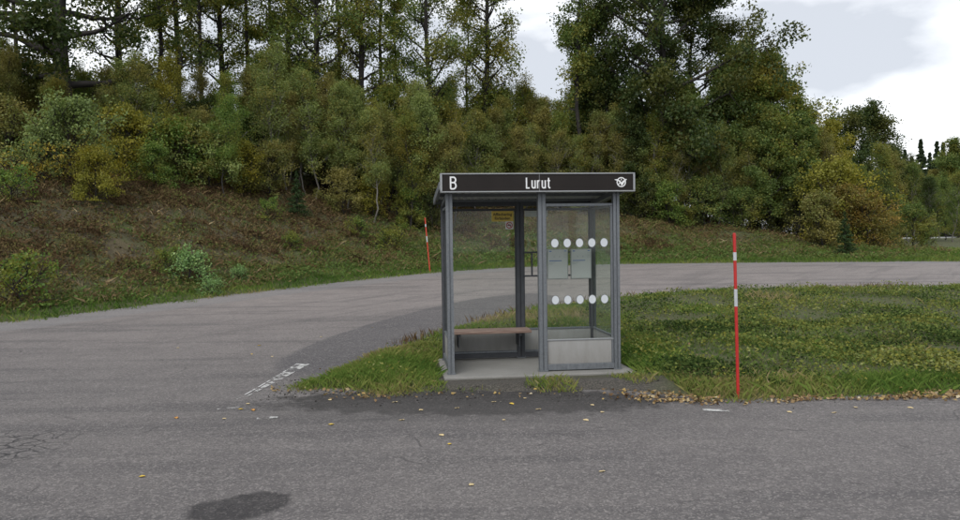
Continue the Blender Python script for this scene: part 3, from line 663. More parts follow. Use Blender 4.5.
# ------------------------------------------------------------------ tall trees
plant('tall_tree', 'oakL', px(72, 27), 27, .98, 'oak', 'big dark spreading tree with the thickest trunk at far left', 'tree', rz=.4)
TALL = [  # px, distance, prototype, scale, leaves, label
 (-25, 31, 'aspen2', 1.0, 'aspen2', 'tall olive tree cut off by the left edge of the view'),
 (22, 37, 'slim0', 1.0, 'aspen2', 'slim tall tree left of the thickest trunk at far left'),
 (126, 33, 'aspen0', .98, 'aspen', 'tall tree right next to the thickest trunk, forking high up'),
 (160, 36, 'slim1', 1.05, 'aspen', 'slim dark-stemmed tree, second to the right of the thickest trunk'),
 (182, 39, 'aspen1', 1.05, 'aspen', 'tall olive tree, third to the right of the thickest trunk'),
 (205, 35, 'slim2', 1.0, 'aspen2', 'slim tree with thin crown, fourth to the right of the thickest trunk'),
 (224, 41, 'aspen3', 1.1, 'aspen', 'tall leafy tree, fifth to the right of the thickest trunk'),
 (251, 37, 'slim0', 1.05, 'aspen', 'slim airy tree beside the bright gap in the left part of the wood'),
 (273, 40, 'slim1', 1.1, 'aspen', 'slender tree just right of the bright gap in the left part of the wood'),
 (294, 36, 'aspen1', 1.0, 'aspen', 'olive tree just left of the dark forked trunk above the small spruce'),
 (322, 34, 'aspen2', 1.0, 'aspen2', 'tall tree with dark forked trunk above the small spruce'),
 (345, 42, 'slim2', 1.1, 'aspen', 'thin tree standing behind and right of the dark forked trunk'),
 (362, 35, 'aspen3', .98, 'aspen', 'leafy olive tree between the dark forked trunk and the pale sky gap'),
 (383, 38, 'slim0', 1.0, 'aspen2', 'last slim tree before the pale sky gap left of the shelter'),
 (398, 40, 'slim1', .85, 'aspen', 'shorter slender tree at the edge of the pale sky gap'),
 (433, 35, 'aspen0', .93, 'aspen2', 'single columnar tree standing free above the left end of the sign'),
 (470, 43, 'slim2', .80, 'aspen', 'short thin tree between the two columnar trees above the shelter'),
 (489, 39, 'aspen1', 1.05, 'aspen', 'columnar yellowish tree standing above the shelter sign beside the wide sky gap'),
 (530, 44, 'mid2', .55, 'aspen', 'low airy tree under the wide sky gap above the shelter'),
 (584, 37, 'slim1', 1.08, 'aspen2', 'slender tree on the right side of the wide sky gap above the shelter'),
 (590, 40, 'mid2', 1.0, 'aspen2', 'airy tree tucked against the left side of the big dark tree'),
]
for p, D, pr, sc, lm, lb in TALL:
    plant('tall_tree', pr, px(p, D), D, sc, lm, lb, 'tree', 'tall trees in the wood')
plant('tall_tree', 'oakR', px(662, 37), 37, .92, 'oak', 'biggest dense dark green tree rising behind the right end of the shelter', 'tree', rz=2.0, sz=1.06)
plant('tall_tree', 'oakR', px(698, 40), 40, .70, 'oak', 'dense dark green tree fused to the right side of the biggest one', 'tree', rz=4.6)
# right-hand trees
RT = [
 (612, 38, 'mid1', 0.84, 'oak', 'dark low tree behind the right end of the sign'),
 (640, 35.5, 'mid0', 0.59, 'oak', 'small dark tree just right of the sign at the bank top'),
 (690, 37, 'mid1', 0.83, 'aspen2', 'dull green tree under the big dark tree, left of the red stake top'),
 (728, 37, 'mid0', 0.81, 'aspen2', 'dull green rounded tree above the red stake'),
 (752, 37, 'mid2', .86, 'aspen2', 'grey green tree behind the rounded tree above the red stake'),
 (779, 36, 'mid1', 1.02, 'aspen', 'tall olive tree below the open sky, right of the big dark tree'),
 (803, 39, 'mid0', .78, 'aspen', 'yellow tinged tree at the right end of the near wood'),
 (800, 35, 'mid1', 0.7, 'aspen2', 'low tree with bare pale stems at the right end of the near wood'),
 (770, 34.5, 'mid0', 0.62, 'aspen2', 'low dull green tree with its foot in shade right of the red stake'),
 (826, 38, 'mid1', 0.74, 'yellow', 'yellowing young tree at the right end of the near wood'),
 (866, 52, 'dome', .88, 'oak', 'far domed green tree with feathery top standing alone against the sky'),
 (846, 55, 'mid0', .72, 'oak', 'dark green tree on the left flank of the far domed tree'),
 (893, 57, 'mid0', .70, 'oak', 'dark green tree on the right flank of the far domed tree'),
 (914, 66, 'mid1', .72, 'brown', 'far brownish tree below the distant spruces'),
 (934, 64, 'mid0', .62, 'brown', 'far brownish olive tree, second below the distant spruces'),
 (958, 62, 'mid0', .86, 'aspen2', 'taller green tree at the right edge of the view'),
 (985, 60, 'mid1', 1.05, 'aspen2', 'green tree cut off by the right edge of the view'),
 (880, 64, 'mid1', .7, 'oak', 'dark low tree at the foot of the far domed tree'),
 (950, 72, 'mid1', .9, 'oak', 'dark tree behind the far road'),
]
for p, D, pr, sc, lm, lb in RT: plant('broadleaf_tree', pr, px(p, D), D, sc, lm, lb, 'tree', 'broadleaf trees right of the shelter')
for k, (p, D, sc) in enumerate([(897, 97, .95), (905, 92, 1.0), (912, 96, .97), (921, 90, 1.08), (930, 97, 1.02), (937, 92, 1.08), (943, 99, 1.15), (952, 95, 1.12), (966, 90, 1.15)]):
    plant('spruce_tree', 'spruce1', px(p, D), D, sc, 'far', 'distant dark spruce on the skyline at far right', 'spruce', 'distant spruces', rz=k*1.1)

# ------------------------------------------------------------------ thicket of young trees along the bank top
rg = np.random.default_rng(77)
LAND = [(-60, 'past the left edge'), (0, 'at the left edge'), (35, 'left of the thickest trunk'), (62, 'below the thickest trunk'), (92, 'just right of the thickest trunk'), (118, 'above the bright yellow shrub'), (150, 'above the small green shrub'), (178, 'above the dark green leafy shrub'), (210, 'above the grey green shrub'), (238, 'above the golden yellow shrub'), (262, 'left of the little spruce'), (290, 'above the little spruce'), (318, 'below the dark forked trunk'), (345, 'right of the dark forked trunk'), (370, 'above the yellow shrub among thin stems'), (395, 'below the pale sky gap'), (420, 'above the distant stake'), (445, 'above the letter B'), (472, 'below the columnar yellowish tree'), (500, 'above the left half of the sign'), (530, 'above the word Lurut'), (560, 'above the right half of the sign'), (590, 'above the round emblem'), (622, 'just right of the sign'), (650, 'below the biggest dark tree'), (685, 'right of the biggest trunk'), (715, 'just left of the red stake top'), (742, 'behind the red stake top'), (768, 'right of the red stake top'), (795, 'above the pale bare stems'), (825, 'above the orange bushes'), (855, 'below the far domed tree'), (885, 'right of the orange bushes'), (915, 'behind the field shrub'), (940, 'near the far road')]
CN = {'brown': 'brownish', 'green': 'fresh green', 'aspen': 'olive', 'yellow': 'yellow', 'grey': 'grey green', 'aspen2': 'dull green', 'oak': 'dark green'}
def thicket(p0, p1, D0, D1, n, protos, mats, wts, smin, smax, label, group):
    row = 'far row' if 'far right' in group else 'back row' if 'back' in group or 'behind on' in group or 'behind left' in group else 'front row'
    for k in range(n):
        p = p0+(p1-p0)*(k+rg.uniform(.1, .9))/n; D = rg.uniform(D0, D1); lm = str(rg.choice(mats, p=wts)); sc = rg.uniform(smin, smax)
        where = min(LAND, key=lambda q: abs(q[0]-p))[1]; size = 'tall' if sc > smin+.6*(smax-smin) else ('small' if sc < smin+.3*(smax-smin) else 'mid-sized')
        plant('young_tree', protos[rg.integers(len(protos))], px(p, D), D, sc, lm, '%s %s young tree, %s, %s' % (size, CN[lm], row, where), 'young tree', 'young trees '+where, rz=rg.uniform(0, 6.28), bark=BARK_P if rg.random() < .6 else BARK)
SP = ['sap%d' % k for k in range(6)]
thicket(-60, 250, 25.5, 28.5, 18, SP, ['brown', 'green', 'aspen', 'yellow', 'grey'], [.36, .2, .24, .08, .12], .5, .78, 'bushy young tree in the thicket above the brown bank on the left', 'young trees on the left bank')
thicket(-40, 250, 29, 33, 20, SP, ['brown', 'aspen', 'green', 'grey'], [.30, .4, .2, .1], .56, .8, 'young tree in the back row of the thicket on the left', 'young trees behind on the left bank')
STEM = ['sap1', 'sap3', 'sap4']
thicket(250, 450, 29, 32, 22, STEM, ['grey', 'aspen', 'brown', 'yellow'], [.40, .28, .20, .12], .68, .95, 'young thin-stemmed tree in the thicket left of the shelter roof', 'young trees left of the shelter')
thicket(250, 450, 33, 38, 20, SP, ['grey', 'aspen', 'green', 'brown'], [.5, .3, .1, .1], .85, 1.05, 'grey green young tree in the back row left of the shelter roof', 'young trees behind left of the shelter')
thicket(440, 640, 35.5, 37.5, 20, SP, ['grey', 'brown', 'aspen'], [.5, .28, .22], .74, 1.0, 'young tree in the thicket right behind the shelter', 'young trees behind the shelter')
thicket(440, 620, 38.5, 41, 20, SP, ['grey', 'aspen', 'brown'], [.62, .2, .18], .95, 1.18, 'grey green young tree in the back row behind the shelter', 'back row of young trees behind the shelter')
thicket(620, 830, 34.8, 37, 22, STEM, ['aspen2', 'aspen', 'grey', 'brown'], [.35, .25, .2, .2], .6, .92, 'dull green young tree in the thicket above the red stake', 'young trees right of the shelter')
thicket(700, 860, 46, 53, 14, SP, ['oak', 'aspen2'], [.5, .5], .6, .9, '', 'young trees at the far right wood edge')
thicket(800, 960, 40, 50, 16, SP, ['oak', 'aspen2', 'brown'], [.4, .4, .2], .7, 1.0, 'dark young tree at the wood edge right of the orange bushes', 'young trees at the far right wood edge')

for k in range(60):
    p = -60+960*(k+rg.uniform(.1, .9))/60; D = (29.0 if p < 250 else 34 if p < 440 else 37.5)+rg.uniform(0, 2.5)
    plant('shrub', 'bush%d' % rg.integers(3), px(p, D), D, rg.uniform(1.1, 1.5), lm := str(rg.choice(['aspen2', 'oak', 'brown'])), '%s shrub in the shade behind the stems, %s' % (CN[lm], min(LAND, key=lambda q: abs(q[0]-p))[1]), 'shrub', 'shaded shrubs behind the thicket', rz=rg.uniform(0, 6.28))

# ------------------------------------------------------------------ shrubs and little conifers
SHR = [
 (72, 22.0, 'bush1', 1.25, 'twocol', 'large pale green shrub turning yellow below, on the brown bank at left'),
 (48, 21.8, 'bush0', .85, 'twocol', 'yellowing shrub at the left foot of the large pale green shrub'),
 (96, 21.6, 'bush2', .80, 'yellow', 'yellow shrub at the right foot of the large pale green shrub'),
 (10, 24.0, 'bush0', 1.15, 'brown', 'brownish shrub at the left edge on the bank'),
 (128, 25.5, 'bush1', 1.25, 'yellow', 'bright yellow shrub right of the large pale green shrub'),
 (158, 24.5, 'bush2', .75, 'green', 'small green shrub with yellow foot at the bank top'),
 (178, 26.0, 'bush0', 1.25, 'green', 'dark green leafy shrub at the bank top left of centre'),
 (213, 26.5, 'bush1', 1.2, 'grey', 'grey green shrub at the bank top'),
 (243, 27.2, 'bush0', 1.0, 'yellow', 'golden yellow shrub in front of the thicket left of the little spruce'),
 (272, 28.0, 'bush2', 1.0, 'brown', 'brown yellow shrub beside the little spruce'),
 (345, 29.0, 'bush1', .9, 'brown', 'low brown shrub at the foot of the thin stems'),
 (373, 29.5, 'bush0', .85, 'yellow', 'bright yellow shrub among thin stems left of the distant stake'),
 (410, 29.6, 'bush2', .8, 'green', 'small green yellow shrub near the distant stake'),
 (432, 30.0, 'bush1', .75, 'oak', 'dark green shrub just above the distant stake'),
 (640, 34.7, 'bush0', 1.02, 'oak', 'dark shrub at the bank top right of the shelter'),
 (670, 34.2, 'bush2', 1.03, 'green', 'yellow green leafy shrub at the bank top right of the shelter'),
 (706, 34.4, 'bush1', 1.14, 'aspen2', 'dull shrub at the bank top left of the red stake'),
 (742, 33.8, 'bush0', 1.03, 'aspen2', 'dull shrub behind the top of the red stake'),
 (800, 33.7, 'bush1', 1.03, 'oak', 'dark shrub below the pale bare stems'),
 (822, 30.5, 'bush2', 1.15, 'brown', 'brown shrub left of the orange bush'),
 (846, 31.5, 'bush0', 1.25, 'orange', 'orange bush behind the small pine at right'),
 (866, 31.0, 'bush1', 1.10, 'orange', 'wide orange bush at the end of the near wood'),
 (884, 32.0, 'bush2', .8, 'brown', 'brown shrub right of the orange bushes'),
 (912, 34.0, 'bush1', .95, 'aspen2', 'grey green shrub standing in the field at far right'),
 (926, 35.0, 'bush0', .7, 'brown', 'low brown shrub in the field at far right'),
 (836, 32.6, 'bush1', 1.7, 'yellow', 'tall yellow brown bush above the orange bushes'),
]
for p, D, pr, sc, lm, lb in SHR: plant('shrub', pr, px(p, D), D, sc, lm, lb, 'shrub', 'shrubs along the bank')
plant('small_spruce', 'spruce0', px(298, 26.5), 26.5, .98, 'needle', 'small dark spruce sapling alone on the brown bank', 'spruce', rz=.3)
plant('small_spruce', 'spruce0', px(845, 28.3), 28.3, 1.02, 'needle', 'small dark conifer in front of the orange bushes', 'spruce', rz=1.3)
LOW = [(14, 15.4, 'low0', 1.35, 'green', 'yellow green bush low on the bank at the left edge'), (190, 18.9, 'low1', 1.25, 'mint', 'pale blue green bush in the middle of the left bank'),
 (165, 19.0, 'low0', .8, 'green', 'small leafy plant left of the blue green bush'), (212, 18.0, 'low1', .6, 'mint', 'small pale plant below the blue green bush by the road'),
 (238, 20.0, 'low1', .6, 'mint', 'small pale green plant right of the blue green bush'), (10, 20.0, 'low0', 1.2, 'green', 'pale weed on the bank at the far left edge'),
 (267, 25.2, 'low0', .9, 'green', 'small yellow green plant left of the little spruce'), (292, 23.6, 'low1', .8, 'green', 'small yellow green plant below the little spruce'),
 (360, 26.5, 'low0', .9, 'green', 'leafy weed in the middle of the bank left of the distant stake'), (390, 26.2, 'low1', 1.1, 'green', 'bright green weed patch left of the distant stake')]
for p, D, pr, sc, lm, lb in LOW: plant('low_bush', pr, px(p, D), D, sc, lm, lb, 'bush', 'low plants on the bank')

# ------------------------------------------------------------------ grass, heather, weeds (nobody could count them)
def scatter(n, x0, x1, y0, y1, keep, rg):
    P = np.c_[rg.uniform(x0, x1, n), rg.uniform(y0, y1, n)]; return P[keep(P) > rg.random(n)]
def blades(P, h, w, lean, rg, tint):
    n = len(P); z = ground_z(P); az = rg.uniform(0, 6.283, n); hh = h*rg.uniform(.5, 1.4, n); ww = w*rg.uniform(.6, 1.3, n)
    la = rg.uniform(0, 6.283, n); ll = np.abs(rg.normal(0, lean, n))*hh
    b = np.c_[P, z-.01]; s = np.c_[np.cos(az)*ww, np.sin(az)*ww, np.zeros(n)]
    mid = b+np.c_[np.cos(la)*ll*.35, np.sin(la)*ll*.35, hh*.6]; tip = b+np.c_[np.cos(la)*ll, np.sin(la)*ll, hh]
    V = np.stack([b-s, b+s, mid+s*.6, tip], 1).reshape(-1, 3)
    return V, np.arange(4*n).reshape(n, 4), np.repeat(tint, 4)
def grassmat(name, stops, trans=.3):
    m, t, o = mat(name); N = NT(t); c = N.ramp(N.attr('tint'), stops)
    s = N.n('ShaderNodeMixShader', {0: trans, 1: N.n('ShaderNodeBsdfDiffuse', {'Color': c}).outputs[0], 2: N.n('ShaderNodeBsdfTranslucent', {'Color': c}).outputs[0]}).outputs[0]
    t.links.new(s, o.inputs[0]); return m
GM = grassmat('grass_blades', [(0, (.060, .115, .024)), (.3, (.115, .185, .038)), (.55, (.185, .22, .058)), (.75, (.24, .205, .085)), (1, (.34, .27, .16))])
rg = np.random.default_rng(9)
def pad_clear(P):
    dx = (P[:, 0]-.62)*math.cos(.108)+(P[:, 1]-9.5)*math.sin(.108); dy = -(P[:, 0]-.62)*math.sin(.108)+(P[:, 1]-9.5)*math.cos(.108)
    inside = (np.abs(dx-.02) < 1.22) & (dy > -.76) & (dy < .86)
    wear = (np.abs(dx-.1) < 1.25) & (dy <= -.72)
    return np.where(inside, 0, np.where(wear, .45*sstep(.1, .9, wob(P, 4.5, 16, 24)), 1.0))
def isl_keep(P):
    d = out_isl(P)+.10*wob(P, 4.2, 0, 8); return np.where(d > 0, sstep(-.02, .25, d), 0)*pad_clear(P)
def tint_of(P, rg, dry):
    return np.clip(.33+dry+.16*wob(P, 1.3, 0, 8)+.08*wob(P, 4, 8, 16)+rg.normal(0, .13, len(P)), 0, 1)
Ps = [scatter(120000, -2.5, 6, 7.2, 11, isl_keep, rg), scatter(90000, -2.2, 14, 10, 18, isl_keep, rg)]
P = np.concatenate(Ps); dI = out_isl(P)
weedy = sstep(1.9, 3.2, P[:, 0]+.5*wob(P, 1.1, 8, 16))*sstep(.5, 1.1, dI)           # mossy, weedy part on the right: shorter, sparser grass
kp = rg.random(len(P)) > np.clip(weedy*.78+.35*sstep(.35, 1.2, wob(P, 2.3, 8, 16))*(P[:, 0] > 1.9), 0, .97); P = P[kp]; dI = dI[kp]; weedy = weedy[kp]
dry = .22*sstep(.9, .1, dI)+.28*sstep(11.5, 13.5, P[:, 1])*sstep(2.5, 0.5, P[:, 0])
V, F, T = blades(P, .075*(1-.35*weedy)*(.75+.35*sstep(0, .6, dI))*(1+.25*wob(P, 3., 16, 24)), .0032, .6, rg, tint_of(P, rg, dry))
tag(link('grass', np_mesh('grass', V, F, {'tint': T}), GM), 'short green grass on the verge around the bus shelter', 'grass', kind='stuff')
# grass fringe along the far side of the road and up the lower bank, and over the field at right
def far_keep(P):
    d = out_far(P)+.12*wob(P, 4.2, 0, 8); lim = np.interp(P[:, 0], [-10, -6, -2, 4, 10, 18], [1.4, 2.8, 5.8, 4.8, 3.8, 6]); return np.where(d > 0, sstep(lim*1.25, lim*.55, d), 0)
P = scatter(380000, -14, 24, 9, 33, far_keep, rg); dF = out_far(P)
V, F, T = blades(P, .11, .008, .5, rg, np.clip(tint_of(P, rg, -.14+.25*sstep(.35, .05, dF))+.10*sstep(6, 16, P[:, 0]), 0, 1))
tag(link('roadside_grass', np_mesh('roadside_grass', V, F, {'tint': T}), GM), 'green grass strip along the far edge of the road', 'grass', kind='stuff')
# heather and dry tufts on the bank
HM = grassmat('heather_sprigs', [(0, (.046, .031, .019)), (.3, (.105, .068, .038)), (.55, (.165, .118, .060)), (.75, (.135, .135, .045)), (1, (.10, .155, .045))], .2)
def bank_keep(P):
    d = out_far(P); return np.where(d > .8, 1, 0)*sstep(13, 10, d)*np.interp(P[:, 0], [-20, 10, 16, 20], [1, 1, .5, 0])
Pc = scatter(17000, -20, 20, 9, 40, bank_keep, rg); nb = 24
rad = rg.uniform(.12, .40, len(Pc)); ci = np.repeat(np.arange(len(Pc)), nb)
off = rg.normal(0, .5, (len(ci), 2))*rad[ci, None]; P = Pc[ci]+off
top = np.clip(rad[ci]*.75*np.clip(1.0-(np.hypot(*off.T)/(1.4*rad[ci]))**2, .05, 1), .02, .30)
gre = np.interp(P[:, 0], [-8, -4, 2, 14], [.10, .34, .46, .36])
gre = gre*sstep(9.5, 4.0, out_far(P))+.25*sstep(4, 1, out_far(P))
tn = np.clip(rg.normal(.38, .15, len(Pc))[ci]+gre+rg.normal(0, .16, len(ci))+.10*wob(P, .8, 16, 24), 0, 1)
c = np.c_[P, ground_z(P)+top*rg.uniform(.3, 1.05, len(P))]
half = rg.random(len(P)) < .6
V1, F1 = leaf_quads(c[half], .048, .020, rg, .2)
V2, F2, T2 = blades(P[~half], top[~half]*.5+.06, .006, .8, rg, tn[~half])
tag(link('heather', np_mesh('heather', np.concatenate([V1, V2]), np.concatenate([F1, F2+len(V1)]), {'tint': np.concatenate([np.repeat(tn[half], 4), T2])}), HM), 'brown heather and dry tufts covering the roadside bank', 'heather', kind='stuff')
# dark heather clumps near the crest of the bank
Pc = scatter(4200, -20, 9, 9, 40, lambda q: np.where(out_far(q) > 1.7, 1, 0)*sstep(9.8, 8.2, out_far(q))*np.clip(.45+.45*wob(q, 1.0, 8, 16), .08, 1)*np.clip(.35+out_far(q)/9, 0, 1), rg)
nb = 150; rad = rg.uniform(.16, .5, len(Pc))*np.clip(.6+out_far(Pc)/12, .6, 1.4); ci = np.repeat(np.arange(len(Pc)), nb); off = rg.normal(0, .45, (len(ci), 2))*rad[ci, None]; P = Pc[ci]+off
top = rad[ci]*.62*np.sqrt(np.clip(1.0-(np.hypot(*off.T)/(1.25*rad[ci]))**2, .02, 1))
c = np.c_[P, ground_z(P)+top*rg.uniform(.45, 1.08, len(P))]; V, F = leaf_quads(c, .040, .013, rg, -.4)
tn = np.clip((rg.normal(.30, .17, len(Pc))+.22*(wob(Pc, .7, 0, 8) > .35)-.12*sstep(5, 8, out_far(Pc)))[ci]+rg.normal(0, .12, len(ci)), 0, 1)
tag(link('heather_clumps', np_mesh('heather_clumps', V, F, {'tint': np.repeat(tn, 4)}), HM), 'rounded brown heather clumps dotted over the roadside bank', 'heather', kind='stuff')
# straw-coloured dry grass and dead stalks on the bank
SM = grassmat('straw', [(0, (.12, .085, .05)), (.5, (.24, .18, .10)), (1, (.40, .33, .21))], .15)
P = scatter(90000, -20, 16, 9, 38, lambda q: bank_keep(q)*np.clip(.10+.42*wob(q, 1.1, 24, 32)+.2*wob(q, 4, 0, 8), .02, 1), rg)
V, F, T = blades(P, .16, .006, .9, rg, np.clip(rg.normal(.4, .22, len(P)), 0, 1))
tag(link('dry_bank_grass', np_mesh('dry_bank_grass', V, F, {'tint': T}), SM), 'straw-coloured dead grass scattered over the bank', 'dry grass', kind='stuff')
# low leafy ground cover on the bank
P = scatter(260000, -18, 20, 10, 38, bank_keep, rg); P = P[rg.random(len(P)) < .30+.5*(wob(P, 1.2, 0, 8) > .2)]
c = np.c_[P, ground_z(P)+np.abs(rg.normal(0, .07, len(P)))*(1+.6*wob(P, 3, 24, 32))+.015]; V, F = leaf_quads(c, .034, .022, rg, .3)
BM_ = grassmat('bank_leaf_mix', [(0, (.055, .040, .022)), (.3, (.12, .085, .045)), (.5, (.11, .105, .032)), (.75, (.075, .115, .035)), (1, (.19, .185, .08))])
tn = np.clip(.46+np.interp(P[:, 0], [-8, -2, 10], [-.02, .16, .18])+.14*sstep(5, 1.5, out_far(P))+rg.normal(0, .2, len(P))+.1*wob(P, .9, 8, 16), 0, 1)
tag(link('bank_undergrowth', np_mesh('bank_undergrowth', V, F, {'tint': np.repeat(tn, 4)}), BM_), 'small mixed weeds and leaves growing over the bank', 'undergrowth', kind='stuff')
# weeds and moss on the verge right of the shelter
WM = grassmat('verge_weeds', [(0, (.030, .052, .016)), (.25, (.080, .120, .034)), (.5, (.14, .18, .052)), (.80, (.20, .195, .040)), (1, (.24, .26, .10))])
def weed_keep(P):
    d = out_isl(P); return sstep(.25, .8, d)*pad_clear(P)*(.12+.88*sstep(1.6, 2.8, P[:, 0]+.4*wob(P, 1.1, 8, 16)))*np.clip(.55+.62*wob(P, 2.0, 16, 24), .03, 1)
P = np.concatenate([scatter(85000, -1.5, 8, 7.5, 12.5, weed_keep, rg), scatter(45000, 1.8, 14, 12, 18, weed_keep, rg)])
mound = np.clip(.5+.5*wob(P, 2.6, 24, 32), 0, 1.4)
c = np.c_[P, ground_z(P)+.012+rg.random(len(P))**1.3*(.03+.14*mound)]; V, F = leaf_quads(c, .022, .015, rg, .3)
tn = np.clip(.42+.26*wob(P, 1.5, 0, 8)+.15*wob(P, 5, 8, 16)+rg.normal(0, .22, len(P)), 0, 1)
tag(link('verge_weeds', np_mesh('verge_weeds', V, F, {'tint': np.repeat(tn, 4)}), WM), 'low leafy weeds and moss on the verge right of the shelter', 'weeds', kind='stuff')
# taller straggly grass and broad-leaved weeds in patches
def tuft_keep(P):
    d = out_isl(P); return sstep(.02, .15, d)*pad_clear(P)*np.clip(.9*np.exp(-((d-.25)/.3)**2)*(P[:, 1] < 9)*sstep(-.2, .8, wob(P, 2.7, 0, 8))+.55*sstep(.55, 1.3, wob(P, 1.6, 24, 32)), 0, 1)
P = scatter(90000, -2.3, 13, 7.2, 18, tuft_keep, rg)
V, F, T = blades(P, .115, .0022, .6, rg, np.clip(tint_of(P, rg, .12+.25*sstep(0, 1, wob(P, 1.9, 8, 16))), 0, 1))
tag(link('long_grass', np_mesh('long_grass', V, F, {'tint': T}), GM), 'longer straggly grass in patches on the verge', 'grass', kind='stuff')
Pc = scatter(1500, 1.9, 13, 7.8, 17.5, lambda q: sstep(.4, 1., out_isl(q))*pad_clear(q)*np.clip(.3+.6*wob(q, 1.8, 8, 16), .02, 1), rg)
ci = np.repeat(np.arange(len(Pc)), 22); P = Pc[ci]+rg.normal(0, .075, (len(ci), 2))
c = np.c_[P, ground_z(P)+.03+.10*rg.random(len(P))]; V, F = leaf_quads(c, .024, .015, rg, .55)
tag(link('broadleaf_weeds', np_mesh('broadleaf_weeds', V, F, {'tint': np.repeat(np.clip(rg.normal(.45, .22, len(Pc))[ci]+rg.normal(0, .12, len(ci)), 0, 1), 4)}), WM), 'broad-leaved weeds in clumps on the verge right of the shelter', 'weeds', kind='stuff')
# dry seed stalks at the back rim of the verge
def rim_keep(P):
    d = out_isl(P); return np.where((d > -.05) & (d < .45) & (P[:, 1] > 11), 1, 0)*np.clip(.35+.5*wob(P, 1.7, 0, 8), .05, 1)*np.interp(P[:, 0], [-1.5, 0, 3, 5, 9], [.6, .8, .25, .35, 1])
P = scatter(60000, -1.6, 14, 11, 18.2, rim_keep, rg)
V, F, T = blades(P, .15, .0035, .30, rg, np.clip(rg.normal(.35, .15, len(P)), 0, .6))
tag(link('dry_stalks', np_mesh('dry_stalks', V, F, {'tint': T}), HM), 'dry brown stalks along the back rim of the verge', 'stalks', kind='stuff')

# ------------------------------------------------------------------ fallen leaves
FM = grassmat('fallen_leaves', [(0, (.07, .042, .026)), (.3, (.17, .11, .06)), (.6, (.30, .22, .12)), (.8, (.34, .24, .08)), (1, (.42, .36, .25))], .1)
def rim2(P):
    d = out_isl(P)+.1*wob(P, 4.2, 0, 8); f = np.exp(-((d-.05)/(.10+.06*wob(P, 2.3, 16, 24)))**2)*(P[:, 1] < 8.4)*np.clip(.62+.36*wob(P, 3.1, 24, 32), .10, 1)
    return f*np.interp(P[:, 0], [-2.4, -1.5, -.6, 1.2, 1.7, 2.2, 8], [.30, .20, .06, .06, .4, .8, 1])
P = scatter(42000, -2.5, 9, 7.0, 8.4, rim2, rg); P = P[rg.permutation(len(P))[:3600]]
P = np.concatenate([P, scatter(900, -2.2, 9, 7.3, 11, lambda q: isl_keep(q)*.30, rg)])
c = np.c_[P, np.maximum(ground_z(P), base(P[:, 1]))+.012+.03*rg.random(len(P))*(out_isl(P) > .1)+.012*rg.random(len(P))]; V, F = leaf_quads(c, .023, .016, rg, .6)
tag(link('leaf_litter', np_mesh('leaf_litter', V, F, {'tint': np.repeat(np.clip(rg.normal(.5, .25, len(P)), 0, 1), 4)}), FM), 'fallen yellow and brown leaves gathered along the verge edge', 'leaf litter', kind='stuff')
def leaf_mesh(k):
    rg2 = np.random.default_rng(300+k); n = 10; V = [(-.5, 0, 0)]
    for s in (1, -1):
        for j in range(1, 5):
            q = -.5+j/5; V.append((q, s*.34*math.sin(math.pi*j/5)**.8*(1+rg2.normal(0, .1)), .10+rg2.normal(0, .05)))
    V.append((.5, 0, .06)); V += [(-.5+j/5, 0, -.01) for j in range(1, 5)]
    top = [0]+[1, 2, 3, 4]+[9]; bot = [0]+[5, 6, 7, 8]+[9]; mid = [0, 10, 11, 12, 13, 9]; Fq = []
    for a, flip in ((top, 0), (bot, 1)):
        for j in range(5):
            q = [mid[j], mid[j+1], a[j+1], a[j]]; q = [v for i, v in enumerate(q) if v not in q[:i]]
            Fq.append(q[::-1] if flip else q)
    me = bpy.data.meshes.new('fallen_leaf'); me.from_pydata(V, [], Fq); me.materials.append(LFM[k]); return me
LFM = [simple('fallen_leaf_yellow', (.46, .32, .04), .6, 0, .25, 30), simple('fallen_leaf_cream', (.44, .35, .19), .7, 0, .25, 30), simple('fallen_leaf_orange', (.38, .19, .04), .6, 0, .25, 30)]
LMS = [leaf_mesh(k) for k in range(3)]
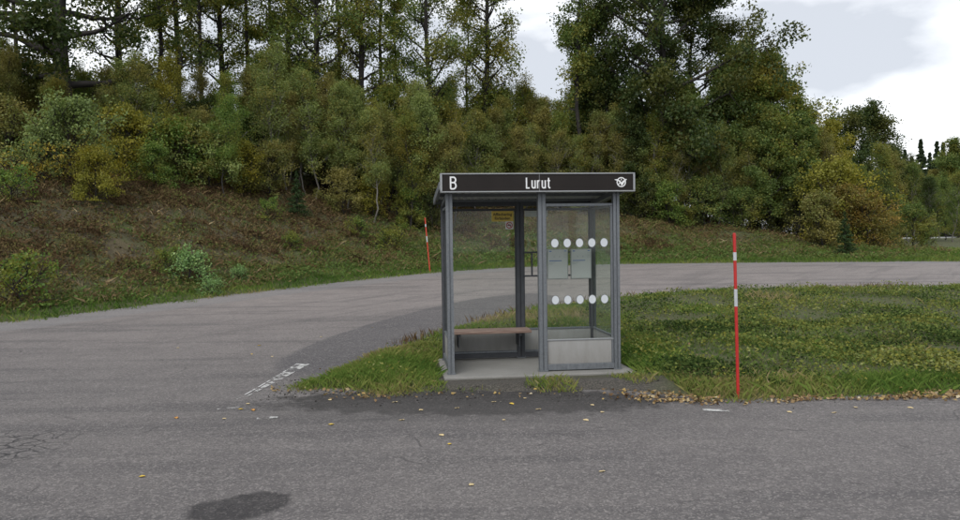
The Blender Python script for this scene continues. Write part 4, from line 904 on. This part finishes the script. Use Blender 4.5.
RL = [(-4.15,4.62,1),(-4.05,4.36,1),(-2.97,4.22,0),(-2.45,5.28,0),(-2.93,7.05,2),(-2.45,7.0,1),(-2.42,7.38,0),(-2.28,7.33,2),(-2.42,7.62,1),(-1.38,6.72,0),(-3.3,10.6,0),(-4.6,11.2,1),(-3.4,11.3,0),(-2.95,10.4,1),(-2.6,12.0,1),(-1.9,12.9,1),(-6.9,9.3,1),(-.60,7.24,1),(-.25,7.3,1),(-.35,6.3,1),(-.27,6.02,0),(.12,7.55,1),(.3,7.45,0),(.45,7.7,1),(.55,7.2,1),(1.1,7.35,1),(-.08,5.0,1),(-.9,7.6,1),(-1.6,7.75,1),(1.15,7.05,1),(.85,5.25,1),(2.9,6.95,1),(3.6,7.1,1),(3.3,6.9,1),(4.1,7.05,1),(.2,6.8,1),(-.75,6.85,1),(.95,6.75,1),(-5.6,8.4,1),(-4.9,6.9,1)]
LB = ['yellow fallen leaf lying on the grey asphalt', 'pale fallen leaf lying on the grey asphalt', 'orange fallen leaf lying on the grey asphalt']
for k, (x, y, c) in enumerate(RL):
    o = link('fallen_leaf', LMS[c]); o.location = (x, y, float(base(np.array(y)))+.004); o.rotation_euler = (0, 0, k*2.1); s = .050+.020*((k*7) % 5)/5; o.scale = (s, s, s)
    tag(o, LB[c], 'leaf', 'loose leaves on the road')

# ------------------------------------------------------------------ loose gravel in front of the slab and along the pull-in
def grav_keep(P):
    d = out_isl(P); a = np.exp(-((d-.25)/.42)**2)*np.where((P[:, 0] > -2.4) & (P[:, 0] < 2.0), 1, .06); return a*(pad_clear(P) > 0)*np.clip(.55+.4*wob(P, 4, 0, 8), .05, 1)
P = scatter(16000, -2.6, 5, 7.0, 8.85, grav_keep, rg); n = len(P)
sz = .004+.012*rg.random(n)**3; z = np.maximum(ground_z(P), base(P[:, 1]))
oc = np.array([(1, 0, 0), (0, 1, 0), (-1, 0, 0), (0, -1, 0), (0, 0, .7), (0, 0, -.7)])
jit = oc[None]*rg.uniform(.6, 1.2, (n, 6, 1))+rg.normal(0, .15, (n, 6, 3))
V = np.c_[P, z+sz*.35][:, None]+jit*sz[:, None, None]
fo = np.array([(0, 1, 4), (1, 2, 4), (2, 3, 4), (3, 0, 4), (1, 0, 5), (2, 1, 5), (3, 2, 5), (0, 3, 5)])
F = (np.arange(n)[:, None, None]*6+fo[None]).reshape(-1, 3)
GV = grassmat('gravel_stones', [(0, (.035, .033, .031)), (.6, (.075, .07, .066)), (1, (.19, .18, .165))], .0)
tag(link('gravel', np_mesh('gravel', V.reshape(-1, 3), F, {'tint': np.repeat(np.clip(rg.normal(.4, .25, n), 0, 1), 6)}), GV), 'loose dark gravel in front of the concrete slab', 'gravel', kind='stuff')
